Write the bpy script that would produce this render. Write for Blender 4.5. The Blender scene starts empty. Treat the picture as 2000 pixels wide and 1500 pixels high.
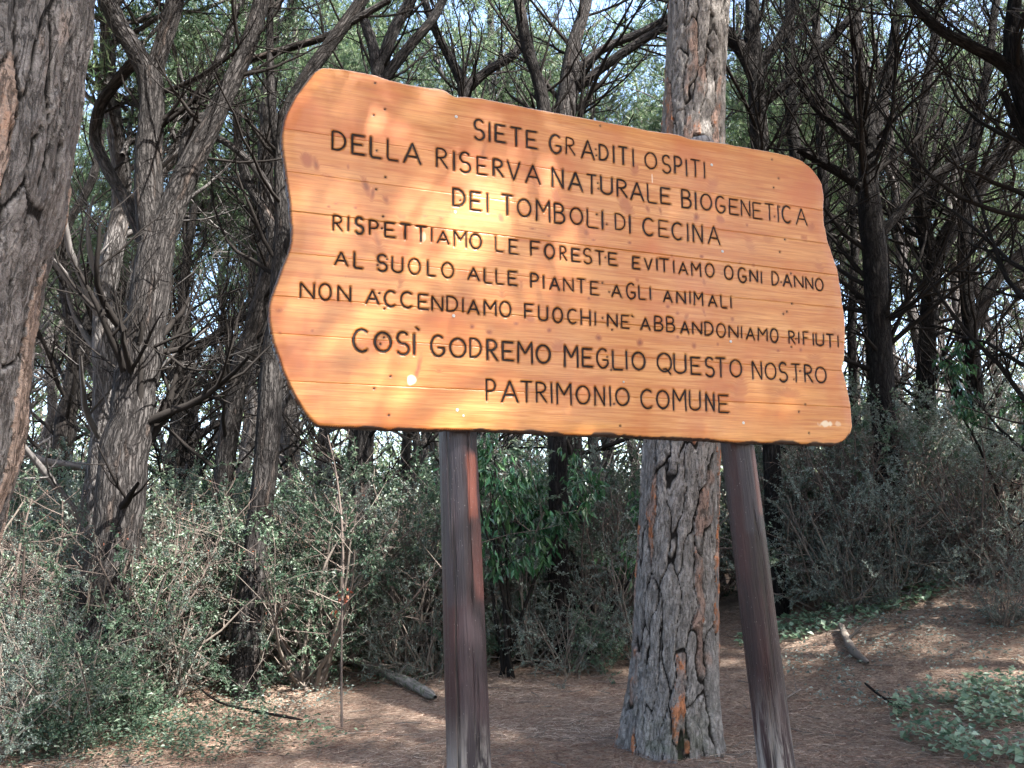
import bpy, math, random
import numpy as np
from mathutils import Matrix, Vector

rng = np.random.default_rng(11)
random.seed(5)
SC = bpy.context.scene
COL = SC.collection
R = math.radians

# ------------------------------------------------------------------ camera
CAM = np.array([0.0, 0.0, 1.5]); PITCH = R(11.0); ROLL = R(1.3); F = 1600.0
fwd = np.array([0, math.cos(PITCH), math.sin(PITCH)])
r0 = np.array([1.0, 0, 0]); u0 = np.array([0, -math.sin(PITCH), math.cos(PITCH)])
rgt = math.cos(ROLL)*r0 - math.sin(ROLL)*u0
upv = math.cos(ROLL)*u0 + math.sin(ROLL)*r0
cd = bpy.data.cameras.new('camera'); cam = bpy.data.objects.new('camera', cd); COL.objects.link(cam)
cd.sensor_width = 36; cd.lens = 36*F/2000; cd.clip_end = 1000; cd.clip_start = 0.05
M = Matrix(((rgt[0], upv[0], -fwd[0], CAM[0]), (rgt[1], upv[1], -fwd[1], CAM[1]), (rgt[2], upv[2], -fwd[2], CAM[2]), (0, 0, 0, 1)))
cam.matrix_world = M
SC.camera = cam

# ------------------------------------------------------------------ world, sun, exposure
SUN_DIR = np.array([0.62, -0.50, 0.98]); SUN_DIR /= np.linalg.norm(SUN_DIR)
w = bpy.data.worlds.new("World"); SC.world = w; w.use_nodes = True
nt = w.node_tree; bg = nt.nodes['Background']
sky = nt.nodes.new('ShaderNodeTexSky'); sky.sky_type = 'NISHITA'; sky.sun_disc = False
sky.sun_elevation = math.asin(SUN_DIR[2]); sky.sun_rotation = math.atan2(SUN_DIR[0], SUN_DIR[1])
sky.air_density = 1.0; sky.dust_density = 2.5; sky.ozone_density = 1.0
nt.links.new(sky.outputs[0], bg.inputs[0]); bg.inputs[1].default_value = 0.12
sl = bpy.data.lights.new('sun', 'SUN'); sl.energy = 4.5; sl.angle = R(0.7); sl.color = (1.0, 0.96, 0.90)
so = bpy.data.objects.new('sun', sl); COL.objects.link(so)
so.rotation_euler = Vector(SUN_DIR).to_track_quat('Z', 'Y').to_euler(); so.location = (0, 0, 20)
SC.view_settings.view_transform = 'Standard'; SC.view_settings.look = 'None'
SC.view_settings.gamma = 1.0; SC.view_settings.use_curve_mapping = False
SC.view_settings.exposure = 3.05
SC.cycles.max_bounces = 7; SC.cycles.diffuse_bounces = 4; SC.cycles.glossy_bounces = 2; SC.cycles.transmission_bounces = 3
SC.cycles.sample_clamp_indirect = 6.0
SC.cycles.use_denoising = True

# ------------------------------------------------------------------ helpers
def ray(px, py):
    d = fwd*F + rgt*(px-1000) - upv*(py-750)
    return d/np.linalg.norm(d)
def P(px, py, Y):
    d = ray(px, py); return CAM + d*(Y/d[1])
def depth(p): return float(np.dot(np.asarray(p)-CAM, fwd))
def pr(rpx, p): return rpx*depth(p)/F

def hsh(ix, iy, iz, seed):
    h = (ix*374761393 + iy*668265263 + iz*2147483647 + seed*1274126177) & 0xffffffff
    h = ((h ^ (h >> 13))*1274126177) & 0xffffffff
    return ((h ^ (h >> 16)) & 0xffffff)/float(0xffffff)
def vnoise(x, y, z=None, seed=0):
    x = np.asarray(x, float); y = np.asarray(y, float); z = np.zeros_like(x) if z is None else np.asarray(z, float)
    xi = np.floor(x).astype(np.int64); yi = np.floor(y).astype(np.int64); zi = np.floor(z).astype(np.int64)
    fx = x-xi; fy = y-yi; fz = z-zi
    fx = fx*fx*(3-2*fx); fy = fy*fy*(3-2*fy); fz = fz*fz*(3-2*fz)
    r = 0
    for a in (0, 1):
        for b in (0, 1):
            for c in (0, 1):
                r = r + hsh(xi+a, yi+b, zi+c, seed)*(fx if a else 1-fx)*(fy if b else 1-fy)*(fz if c else 1-fz)
    return r
def fbm(x, y, z=None, o=4, seed=0):
    t = 0; a = 0.5; s = 0
    z = np.zeros_like(x) if z is None else z
    for i in range(o):
        t = t + a*vnoise(x*2**i, y*2**i, z*2**i, seed+i*7); s += a; a *= 0.5
    return t/s
def sstep(a, b, x):
    t = np.clip((x-a)/(b-a), 0, 1); return t*t*(3-2*t)

def gz(x, y):
    x = np.asarray(x, float); y = np.asarray(y, float)
    z = 0.35*sstep(6.5, 12, y) + 0.75*sstep(1.6, 5.5, x)*sstep(4.5, 10, y) + 0.25*sstep(-1.5, -5, x)*sstep(4, 9, y)
    z = z + 0.10*(fbm(x*0.6+3, y*0.6, o=2, seed=3)-0.5)*sstep(2, 6, y)
    z = z + 0.03*np.exp(-((x-1.2)**2+(y-6.2)**2)/0.42)
    z = z + 0.6*(fbm(x*0.12+9, y*0.12, o=2, seed=9)-0.5)*sstep(12, 25, y)
    return z

class MB:
    def __init__(s): s.v = []; s.q = []; s.t = []; s.at = {}; s.n = 0; s.qm = 0
    def add(s, v, q=None, t=None, **at):
        v = np.asarray(v, float).reshape(-1, 3); m = len(v)
        if q is not None and len(q): s.q.append(np.asarray(q).reshape(-1, 4)+s.n)
        if t is not None and len(t): s.t.append(np.asarray(t).reshape(-1, 3)+s.n)
        for k, a in at.items():
            s.at.setdefault(k, []).append((s.n, np.broadcast_to(np.asarray(a, float), (m,)+np.asarray(a).shape[1:]) if np.ndim(a) else np.full(m, float(a))))
        s.v.append(v); s.n += m
        return s
    def mesh(s, name, mat, smooth=True):
        V = np.concatenate(s.v)
        Q = np.concatenate(s.q) if s.q else np.zeros((0, 4), int)
        T = np.concatenate(s.t) if s.t else np.zeros((0, 3), int)
        me = bpy.data.meshes.new(name)
        me.vertices.add(len(V)); me.vertices.foreach_set('co', V.astype(np.float32).ravel())
        nl = len(Q)*4+len(T)*3; me.loops.add(nl); me.polygons.add(len(Q)+len(T))
        me.loops.foreach_set('vertex_index', np.concatenate([Q.ravel(), T.ravel()]).astype(np.int32))
        st = np.concatenate([np.arange(len(Q))*4, len(Q)*4+np.arange(len(T))*3]).astype(np.int32)
        me.polygons.foreach_set('loop_start', st)
        me.update(calc_edges=True)
        me.polygons.foreach_set('use_smooth', np.full(len(Q)+len(T), smooth))
        for k, lst in s.at.items():
            w_ = lst[0][1].ndim
            if w_ == 1:
                arr = np.zeros(s.n, np.float32)
                for o, a in lst: arr[o:o+len(a)] = a
                A = me.attributes.new(k, 'FLOAT', 'POINT'); A.data.foreach_set('value', arr)
            else:
                arr = np.zeros((s.n, 3), np.float32)
                for o, a in lst: arr[o:o+len(a)] = a
                A = me.attributes.new(k, 'FLOAT_VECTOR', 'POINT'); A.data.foreach_set('vector', arr.ravel())
        me.validate()
        if mat: me.materials.append(mat)
        return me
    def build(s, name, mat, parent=None, smooth=True, kind=None, label=None):
        o = bpy.data.objects.new(name, s.mesh(name, mat, smooth)); COL.objects.link(o)
        if parent is not None: o.parent = parent
        if kind: o['kind'] = kind
        if label: o['label'] = label
        return o

def thing(name, label, cat, loc=(0, 0, 0), rz=0, group=None):
    o = bpy.data.objects.new(name, None); COL.objects.link(o); o.empty_display_size = 0.2
    o.location = tuple(float(c) for c in loc); o.rotation_euler = (0, 0, rz)
    o['label'] = label; o['category'] = cat
    if group: o['group'] = group
    return o
def tag(o, label, cat, group=None, kind=None):
    o['label'] = label
    if cat: o['category'] = cat
    if group: o['group'] = group
    if kind: o['kind'] = kind
    return o
KIDS = {}
def dup(src, loc, rz, scale=1.0, label=None, group=None):
    r = src.copy(); COL.objects.link(r); r.location = tuple(float(c) for c in loc); r.rotation_euler = (0, 0, rz); r.scale = (scale,)*3 if np.isscalar(scale) else scale
    if label: r['label'] = label
    if group: r['group'] = group
    for ch in KIDS[src.name]:
        c = ch.copy(); COL.objects.link(c); c.parent = r
    return r

# batch tubes: paths (N,K,3), radii (N,K)
def tubes(mb, paths, radii, sides=3, cap=True, **at):
    paths = np.asarray(paths, float); radii = np.asarray(radii, float)
    N, K, _ = paths.shape
    if N == 0: return
    tan = np.gradient(paths, axis=1); tan /= np.linalg.norm(tan, axis=2, keepdims=True)+1e-9
    mean = paths[:, -1]-paths[:, 0]; mean /= np.linalg.norm(mean, axis=1, keepdims=True)+1e-9
    ref = np.where(np.abs(mean[:, 2:3]) > 0.75, np.array([[1.0, 0, 0]]), np.array([[0, 0, 1.0]]))
    a = np.cross(tan, ref[:, None, :]); a /= np.linalg.norm(a, axis=2, keepdims=True)+1e-9
    b = np.cross(tan, a)
    th = np.arange(sides)/sides*2*math.pi
    V = paths[:, :, None, :] + radii[:, :, None, None]*(a[:, :, None, :]*np.cos(th)[None, None, :, None] + b[:, :, None, :]*np.sin(th)[None, None, :, None])
    idx = np.arange(N*K*sides).reshape(N, K, sides)
    q = np.stack([idx[:, :-1], np.roll(idx, -1, 2)[:, :-1], np.roll(idx, -1, 2)[:, 1:], idx[:, 1:]], -1).reshape(-1, 4)
    L = np.concatenate([np.zeros((N, 1)), np.cumsum(np.linalg.norm(np.diff(paths, axis=1), axis=2), 1)], 1)
    rm = radii.mean(1)
    buv = np.zeros((N, K, sides, 3))
    buv[..., 0] = np.cos(th)[None, None, :]*rm[:, None, None]
    buv[..., 1] = np.sin(th)[None, None, :]*rm[:, None, None]
    buv[..., 2] = L[:, :, None] + rng.random((N, 1, 1))*20
    mb.add(V.reshape(-1, 3), q, buv=buv.reshape(-1, 3), **at)

def spawn(paths, radii, n, g, t0=0.15, t1=1.0, ang=(35, 75), ln=(0.5, 1.2), up=0.3, K=5, rs=0.55, wob=0.12, rmin=0.004, flat=0.0, taper=0.3):
    N, Kp, _ = paths.shape
    Ls = np.linalg.norm(paths[:, -1]-paths[:, 0], axis=1)+1e-6
    pi = g.choice(N, n, p=Ls/Ls.sum()); t = g.uniform(t0, t1, n)*(Kp-1)
    i = np.minimum(t.astype(int), Kp-2); f = (t-i)[:, None]
    p0 = paths[pi, i]; p1 = paths[pi, i+1]; pos = p0*(1-f)+p1*f
    tg = p1-p0; tg /= np.linalg.norm(tg, axis=1, keepdims=True)+1e-9
    rd = radii[pi, i]*(1-f[:, 0])+radii[pi, i+1]*f[:, 0]
    rp = g.normal(size=(n, 3)); rp -= (rp*tg).sum(1, keepdims=True)*tg; rp /= np.linalg.norm(rp, axis=1, keepdims=True)+1e-9
    a = np.radians(g.uniform(ang[0], ang[1], n))[:, None]
    d = tg*np.cos(a)+rp*np.sin(a)
    d[:, 2] *= (1-flat)
    d /= np.linalg.norm(d, axis=1, keepdims=True)
    L = g.uniform(ln[0], ln[1], n)[:, None]
    out = np.zeros((n, K, 3)); out[:, 0] = pos
    for k in range(1, K):
        d = d + g.normal(size=(n, 3))*wob; d[:, 2] += up/K
        d /= np.linalg.norm(d, axis=1, keepdims=True)
        out[:, k] = out[:, k-1] + d*L/(K-1)
    r_ = np.maximum(rd*rs, rmin)[:, None]*np.linspace(1, taper, K)[None, :]
    spawn.pi = pi
    return out, np.maximum(r_, rmin*0.35)

def resample(pts, K):
    pts = np.asarray(pts, float)
    n = len(pts)
    if n == 2: 
        t = np.linspace(0, 1, K)[:, None]; return pts[0]*(1-t)+pts[1]*t
    d = np.concatenate([[0], np.cumsum(np.linalg.norm(np.diff(pts[:, :3], axis=0), axis=1))])
    s = np.linspace(0, d[-1], K)
    # monotone-ish hermite
    m = np.gradient(pts, d, axis=0)
    i = np.clip(np.searchsorted(d, s, 'right')-1, 0, n-2)
    h = (d[i+1]-d[i])[:, None]; t = ((s-d[i])[:, None])/h
    return ((2*t**3-3*t**2+1)*pts[i] + (t**3-2*t**2+t)*h*m[i] + (-2*t**3+3*t**2)*pts[i+1] + (t**3-t**2)*h*m[i+1])

def leaves(mb, c, d, nrm, L, W, rnd):
    """diamond leaves with a fold: c base, d direction, nrm normal"""
    n = len(c)
    d = d/(np.linalg.norm(d, axis=1, keepdims=True)+1e-9)
    s = np.cross(d, nrm); s /= np.linalg.norm(s, axis=1, keepdims=True)+1e-9
    u = np.cross(s, d)
    L = np.broadcast_to(L, (n,))[:, None]; W = np.broadcast_to(W, (n,))[:, None]
    v0 = c; v2 = c+d*L-u*L*0.12
    v1 = c+d*L*0.45+s*W*0.5+u*W*0.15; v3 = c+d*L*0.45-s*W*0.5+u*W*0.15
    V = np.stack([v0, v1, v2, v3], 1).reshape(-1, 3)
    q = np.arange(n*4).reshape(n, 4)
    t = np.concatenate([q[:, [0, 1, 2]], q[:, [0, 2, 3]]])
    mb.add(V, None, t, rnd=np.repeat(rnd, 4))
def needles(mb, c, d, L, W, rnd):
    n = len(c)
    d = d/(np.linalg.norm(d, axis=1, keepdims=True)+1e-9)
    s = np.cross(d, rng.normal(size=(n, 3))); s /= np.linalg.norm(s, axis=1, keepdims=True)+1e-9
    L = np.broadcast_to(L, (n,))[:, None]; W = np.broadcast_to(W, (n,))[:, None]
    V = np.stack([c-s*W/2, c+s*W/2, c+d*L], 1).reshape(-1, 3)
    mb.add(V, None, np.arange(n*3).reshape(n, 3), rnd=np.repeat(rnd, 3))

# ------------------------------------------------------------------ material helpers
class NT:
    def __init__(s, name):
        s.m = bpy.data.materials.new(name); s.m.use_nodes = True; s.t = s.m.node_tree
        s.b = s.t.nodes['Principled BSDF']; s.o = s.t.nodes['Material Output']
    def n(s, ty, **kw):
        x = s.t.nodes.new(ty)
        for k, v in kw.items():
            if k.startswith('i_'):
                key = k[2:]; key = int(key) if key.isdigit() else key.replace('_', ' ')
                if isinstance(v, bpy.types.NodeSocket): s.t.links.new(v, x.inputs[key])
                else: x.inputs[key].default_value = v
            else: setattr(x, k, v)
        return x
    def l(s, a, b): s.t.links.new(a, b)
    def attr(s, name, vec=False):
        x = s.n('ShaderNodeAttribute', attribute_name=name); return x.outputs['Vector' if vec else 'Fac']
    def map(s, vec, scale=(1, 1, 1), loc=(0, 0, 0)):
        x = s.n('ShaderNodeMapping'); s.l(vec, x.inputs[0]); x.inputs['Scale'].default_value = scale; x.inputs['Location'].default_value = loc; return x.outputs[0]
    def noise(s, vec, scale, detail=4, rough=0.55, dist=0.0):
        x = s.n('ShaderNodeTexNoise'); s.l(vec, x.inputs['Vector']); x.inputs['Scale'].default_value = scale
        x.inputs['Detail'].default_value = detail; x.inputs['Roughness'].default_value = rough; x.inputs['Distortion'].default_value = dist
        return x.outputs['Fac']
    def ramp(s, f, stops, interp='LINEAR'):
        x = s.n('ShaderNodeValToRGB'); cr = x.color_ramp; cr.interpolation = interp
        while len(cr.elements) < len(stops): cr.elements.new(0.5)
        for e, (p, c) in zip(cr.elements, stops):
            e.position = p; e.color = (c, c, c, 1) if np.isscalar(c) else (*c, 1)
        s.l(f, x.inputs[0]); return x.outputs[0]
    def mix(s, f, a, b, mode='MIX'):
        x = s.n('ShaderNodeMix', data_type='RGBA', blend_type=mode)
        for sock, v in ((x.inputs[0], f), (x.inputs[6], a), (x.inputs[7], b)):
            if isinstance(v, bpy.types.NodeSocket): s.l(v, sock)
            elif np.isscalar(v): sock.default_value = v if sock == x.inputs[0] else (v, v, v, 1)
            else: sock.default_value = (*v, 1)
        return x.outputs[2]
    def math(s, op, a, b=0.0, clamp=False):
        x = s.n('ShaderNodeMath', operation=op, use_clamp=clamp)
        for i, v in enumerate((a, b)):
            if isinstance(v, bpy.types.NodeSocket): s.l(v, x.inputs[i])
            else: x.inputs[i].default_value = v
        return x.outputs[0]
    def bump(s, h, strength, dist, normal=None):
        x = s.n('ShaderNodeBump'); s.l(h, x.inputs['Height']); x.inputs['Strength'].default_value = strength; x.inputs['Distance'].default_value = dist
        if normal is not None: s.l(normal, x.inputs['Normal'])
        return x.outputs[0]
    def fin(s, col=None, rough=None, nrm=None, spec=None):
        if col is not None:
            if isinstance(col, bpy.types.NodeSocket): s.l(col, s.b.inputs['Base Color'])
            else: s.b.inputs['Base Color'].default_value = (*col, 1)
        if rough is not None:
            if isinstance(rough, bpy.types.NodeSocket): s.l(rough, s.b.inputs['Roughness'])
            else: s.b.inputs['Roughness'].default_value = rough
        if nrm is not None: s.l(nrm, s.b.inputs['Normal'])
        if spec is not None: s.b.inputs['Specular IOR Level'].default_value = spec
        return s.m

def leaf_mat(name, c0, c1, c2, rough=0.45, trans=0.35, spec=0.5):
    m = NT(name); r = m.attr('rnd')
    oi = m.n('ShaderNodeObjectInfo').outputs['Random']
    col = m.ramp(r, [(0.0, c0), (0.55, c1), (1.0, c2)])
    hs = m.n('ShaderNodeHueSaturation'); m.l(col, hs.inputs['Color'])
    m.l(m.math('ADD', m.math('MULTIPLY', oi, 0.5), 0.75), hs.inputs['Value'])
    m.fin(hs.outputs[0], rough, None, spec)
    tr = m.n('ShaderNodeBsdfTranslucent')
    br = m.n('ShaderNodeHueSaturation'); m.l(hs.outputs[0], br.inputs['Color']); br.inputs['Value'].default_value = 1.6; br.inputs['Saturation'].default_value = 1.0; br.inputs['Hue'].default_value = 0.495
    m.l(br.outputs[0], tr.inputs['Color'])
    mx = m.n('ShaderNodeMixShader'); mx.inputs[0].default_value = trans
    m.l(m.b.outputs[0], mx.inputs[1]); m.l(tr.outputs[0], mx.inputs[2]); m.l(mx.outputs[0], m.o.inputs[0])
    return m.m

def bark_mat(name, c_hi, c_lo, c_crack, c_warm, scale=1.0, warm=0.5):
    m = NT(name); uv = m.attr('buv', True)
    oi = m.n('ShaderNodeObjectInfo').outputs['Random']
    uvn = m.mix(0.08, uv, m.n('ShaderNodeTexNoise', i_Vector=m.map(uv, (9, 9, 5)), i_Scale=1.0).outputs['Color'], 'ADD')
    mp = m.map(uvn, (24*scale, 24*scale, 3.0*scale))
    vo = m.n('ShaderNodeTexVoronoi', feature='DISTANCE_TO_EDGE'); m.l(mp, vo.inputs['Vector']); vo.inputs['Scale'].default_value = 1.0
    e0 = m.ramp(vo.outputs['Distance'], [(0.0, 0.25), (0.22, 1.0)])
    rn = m.noise(m.map(uv, (34*scale, 34*scale, 4.2*scale)), 1.0, 4, 0.6, 0.5)
    e1 = m.ramp(m.math('ABSOLUTE', m.math('SUBTRACT', rn, 0.5)), [(0.0, 0.0), (0.045, 1.0)])
    e = m.math('MULTIPLY', e0, e1)
    vc = m.n('ShaderNodeTexVoronoi'); m.l(mp, vc.inputs['Vector']); vc.inputs['Scale'].default_value = 1.0
    sep = m.n('ShaderNodeSeparateColor'); m.l(vc.outputs['Color'], sep.inputs[0])
    base = m.mix(m.noise(m.map(uv, (12, 12, 4)), 1.5, 6, 0.65), c_lo, c_hi)
    base = m.mix(m.ramp(sep.outputs[0], [(warm, 0.0), (min(warm+0.25, 1), 0.6)]), base, c_warm)
    base = m.mix(m.ramp(m.noise(m.map(uv, (1, 1, 0.6)), 2.0, 3), [(0.42, 0.0), (0.7, 0.55)]), base, m.mix(0.5, c_lo, c_crack))
    col = m.mix(e, c_crack, base)
    fine = m.noise(m.map(uv, (60, 60, 22)), 1.0, 5, 0.7)
    h = m.math('ADD', m.math('MULTIPLY', e, 1.0), m.math('MULTIPLY', fine, 0.5))
    hs = m.n('ShaderNodeHueSaturation'); m.l(col, hs.inputs['Color']); m.l(m.math('ADD', m.math('MULTIPLY', oi, 0.5), 0.75), hs.inputs['Value'])
    return m.fin(hs.outputs[0], 0.9, m.bump(h, 0.9, 0.02), 0.1)

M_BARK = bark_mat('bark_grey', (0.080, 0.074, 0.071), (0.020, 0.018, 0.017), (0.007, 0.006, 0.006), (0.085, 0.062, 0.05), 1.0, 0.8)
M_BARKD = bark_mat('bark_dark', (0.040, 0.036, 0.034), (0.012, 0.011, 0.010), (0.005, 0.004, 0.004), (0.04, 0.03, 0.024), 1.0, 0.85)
mt = NT('dead_twig'); uv = mt.attr('buv', True)
M_TWIG = mt.fin(mt.mix(mt.noise(mt.map(uv, (5, 5, 1.2)), 1.6, 3), (0.004, 0.0035, 0.0035), (0.026, 0.023, 0.021)), 1.0, None, 0.05)
mt = NT('pale_twig'); uv = mt.attr('buv', True)
M_TWIGP = mt.fin(mt.mix(mt.noise(mt.map(uv, (5, 5, 2)), 1.6, 3), (0.06, 0.048, 0.040), (0.20, 0.17, 0.145)), 0.9, None, 0.2)
mt = NT('brown_brush'); uv = mt.attr('buv', True)
M_BRUSH = mt.fin(mt.mix(mt.noise(mt.map(uv, (5, 5, 2)), 1.6, 3), (0.04, 0.030, 0.025), (0.15, 0.12, 0.105)), 0.9, None, 0.15)
mt = NT('far_twig_hazed'); uv = mt.attr('buv', True)
M_TWIG_HAZED = mt.fin(mt.mix(mt.noise(mt.map(uv, (5, 5, 1.2)), 1.6, 3), (0.035, 0.032, 0.031), (0.15, 0.14, 0.135)), 1.0, None, 0.1)  # twigs paled for distance: aerial haze put into the colour
M_BARK_HAZED = bark_mat('bark_far_hazed', (0.17, 0.16, 0.155), (0.06, 0.055, 0.053), (0.025, 0.022, 0.021), (0.15, 0.115, 0.095), 1.0, 0.8)  # paler bark for the far pines, aerial haze mixed into its colour
M_PINE = leaf_mat('pine_needles', (0.028, 0.058, 0.026), (0.060, 0.105, 0.048), (0.14, 0.18, 0.095), 0.5, 0.4)
M_SHRUB = leaf_mat('shrub_leaf', (0.010, 0.028, 0.016), (0.050, 0.088, 0.052), (0.14, 0.18, 0.12), 0.45, 0.3, 0.4)
M_SHRUBG = leaf_mat('shrub_leaf_greyish', (0.030, 0.048, 0.040), (0.115, 0.145, 0.122), (0.24, 0.275, 0.235), 0.45, 0.3, 0.4)
M_OAK = leaf_mat('oak_leaf', (0.045, 0.080, 0.035), (0.12, 0.175, 0.080), (0.30, 0.36, 0.19), 0.45, 0.45)
M_LAUREL = leaf_mat('laurel_leaf', (0.012, 0.04, 0.018), (0.022, 0.07, 0.028), (0.06, 0.13, 0.05), 0.25, 0.15)
M_IVY = leaf_mat('ivy_leaf', (0.05, 0.10, 0.055), (0.13, 0.20, 0.12), (0.30, 0.38, 0.26), 0.4, 0.3)
M_RED = leaf_mat('dead_red_leaf', (0.14, 0.03, 0.015), (0.22, 0.06, 0.03), (0.28, 0.12, 0.06), 0.6, 0.3)
M_PALE = leaf_mat('pale_leaf', (0.2, 0.24, 0.18), (0.32, 0.36, 0.28), (0.45, 0.47, 0.38), 0.5, 0.4)
M_LITTER = leaf_mat('fallen_needles', (0.075, 0.040, 0.028), (0.24, 0.14, 0.10), (0.70, 0.56, 0.44), 0.7, 0.1, 0.2)

# ground
mg = NT('forest_floor'); tc = mg.n('ShaderNodeTexCoord').outputs['Object']
n1 = mg.noise(tc, 1.1, 5, 0.6); n2 = mg.noise(mg.map(tc, (1, 1, 1)), 38, 5, 0.75); n3 = mg.noise(tc, 7, 5, 0.7)
g1 = mg.mix(mg.ramp(n3, [(0.35, 0), (0.68, 1)]), (0.070, 0.048, 0.038), (0.18, 0.125, 0.096))
g1 = mg.mix(mg.ramp(n2, [(0.38, 0), (0.66, 1)]), g1, (0.33, 0.25, 0.19))
g1 = mg.mix(mg.ramp(n1, [(0.55, 0), (0.7, 0.45)]), g1, (0.07, 0.055, 0.04))
M_GROUND = mg.fin(g1, 0.95, mg.bump(mg.math('ADD', n2, n3), 0.9, 0.03), 0.1)

# ------------------------------------------------------------------ ground sheet
def nonuni(a, b, n, focus, pw):
    s = np.linspace(-1, 1, n); s = np.sign(s)*np.abs(s)**pw
    return np.where(s < 0, focus+s*(focus-a), focus+s*(b-focus))
gxs = nonuni(-260, 260, 260, 0.5, 3.2); gys = nonuni(-120, 320, 260, 5.5, 3.2)
X, Y = np.meshgrid(gxs, gys); Z = gz(X, Y)
near = np.exp(-((X/14)**2+((Y-6)/12)**2))
Z = Z + near*(0.05*(fbm(X*3, Y*3, o=3, seed=20)-0.5))
idx = np.arange(X.size).reshape(X.shape)
q = np.stack([idx[:-1, :-1], idx[:-1, 1:], idx[1:, 1:], idx[1:, :-1]], -1)
mb = MB(); mb.add(np.stack([X, Y, Z], -1), q); tag(mb.build('ground', M_GROUND), 'forest floor covered in red brown pine needles', None, kind='structure')

# ================================================================== THE SIGN
d_ = ray(5254, 966); d_[2] = 0; d_ /= np.linalg.norm(d_)
nrm_ = np.array([d_[1], -d_[0], 0.0])          # towards the camera
P0 = P(894, 870, 2.75)
ANG = math.atan2(d_[1], d_[0])
ORG = np.array([P0[0], P0[1], 0.0])
def UV(px, py, off=0.0):
    """pixel -> (u,v) in the plane of the board's face"""
    r_ = ray(px, py); t = np.dot(ORG+nrm_*off-CAM, nrm_)/np.dot(r_, nrm_)
    p = CAM+r_*t; return np.array([np.dot(p-ORG, d_), p[2]])
sign = thing('wooden_sign', 'varnished orange board with carved Italian lettering standing on two dark round posts', 'sign', (ORG[0], ORG[1], 0), ANG)
# local frame of the sign: x = along board, y = away from camera, z = up

outl_px = [(629,130),(668,133),(700,138),(734,145),(761,155),(800,164),(840,170),(869,173),(879,181),(890,188),(905,187),(944,190),(968,196),(1035,209),(1100,221),(1160,232),(1220,243),(1268,253),(1322,261),(1352,270),(1412,278),(1451,285),(1500,294),(1535,301),(1568,312),(1586,327),(1598,342),(1607,357),(1611,384),(1610,410),(1611,435),(1619,474),(1637,525),(1645,570),(1652,630),(1653,672),(1651,702),(1647,720),(1655,750),(1664,795),(1666,834),(1661,850),(1650,861),(1634,870),
 (1575,868),(1520,865),(1450,865),(1388,860),(1310,857),(1229,852),(1160,851),(1100,849),(1000,843),(890,840),(800,840),(710,837),(650,833),(617,831),(599,810),(575,774),(554,729),(533,666),(525,618),(525,594),(536,564),(554,516),(563,495),(569,470),(570,445),(564,385),(557,328),(551,280),(551,255),(560,220),(575,190),(599,157),(615,138)]
OUT = np.array([UV(*p) for p in outl_px])
# smooth closed resample
def closed_resample(pts, n):
    p = np.concatenate([pts, pts[:1]]); dd = np.concatenate([[0], np.cumsum(np.linalg.norm(np.diff(p, axis=0), axis=1))])
    s = np.linspace(0, dd[-1], n, endpoint=False)
    x = np.interp(s, dd, p[:, 0]); y = np.interp(s, dd, p[:, 1]); q = np.stack([x, y], 1)
    for _ in range(2): q = (np.roll(q, 1, 0)+2*q+np.roll(q, -1, 0))/4
    return q
OUTR = closed_resample(OUT, 900)
OUTR = OUTR + 0.0022*(np.stack([fbm(OUTR[:, 0]*25, OUTR[:, 1]*25, seed=4), fbm(OUTR[:, 0]*25, OUTR[:, 1]*25, seed=5)], 1)-0.5)*2
def inside(pts, poly):
    x, y = pts[:, 0], pts[:, 1]; c = np.zeros(len(pts), bool); n = len(poly)
    for i in range(n):
        x1, y1 = poly[i]; x2, y2 = poly[(i+1) % n]
        if y1 == y2: continue
        m = ((y1 > y) != (y2 > y)) & (x < (x2-x1)*(y-y1)/(y2-y1)+x1); c ^= m
    return c
def near_poly(pts, poly):
    best = np.full(len(pts), 1e9); bp = np.zeros_like(pts); bi = np.zeros(len(pts), int)
    for k in range(0, len(pts), 4000):
        s = pts[k:k+4000]; dd = ((s[:, None]-poly[None])**2).sum(2); i = dd.argmin(1)
        best[k:k+4000] = np.sqrt(dd[np.arange(len(s)), i]); bp[k:k+4000] = poly[i]; bi[k:k+4000] = i
    return best, bp, bi

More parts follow.
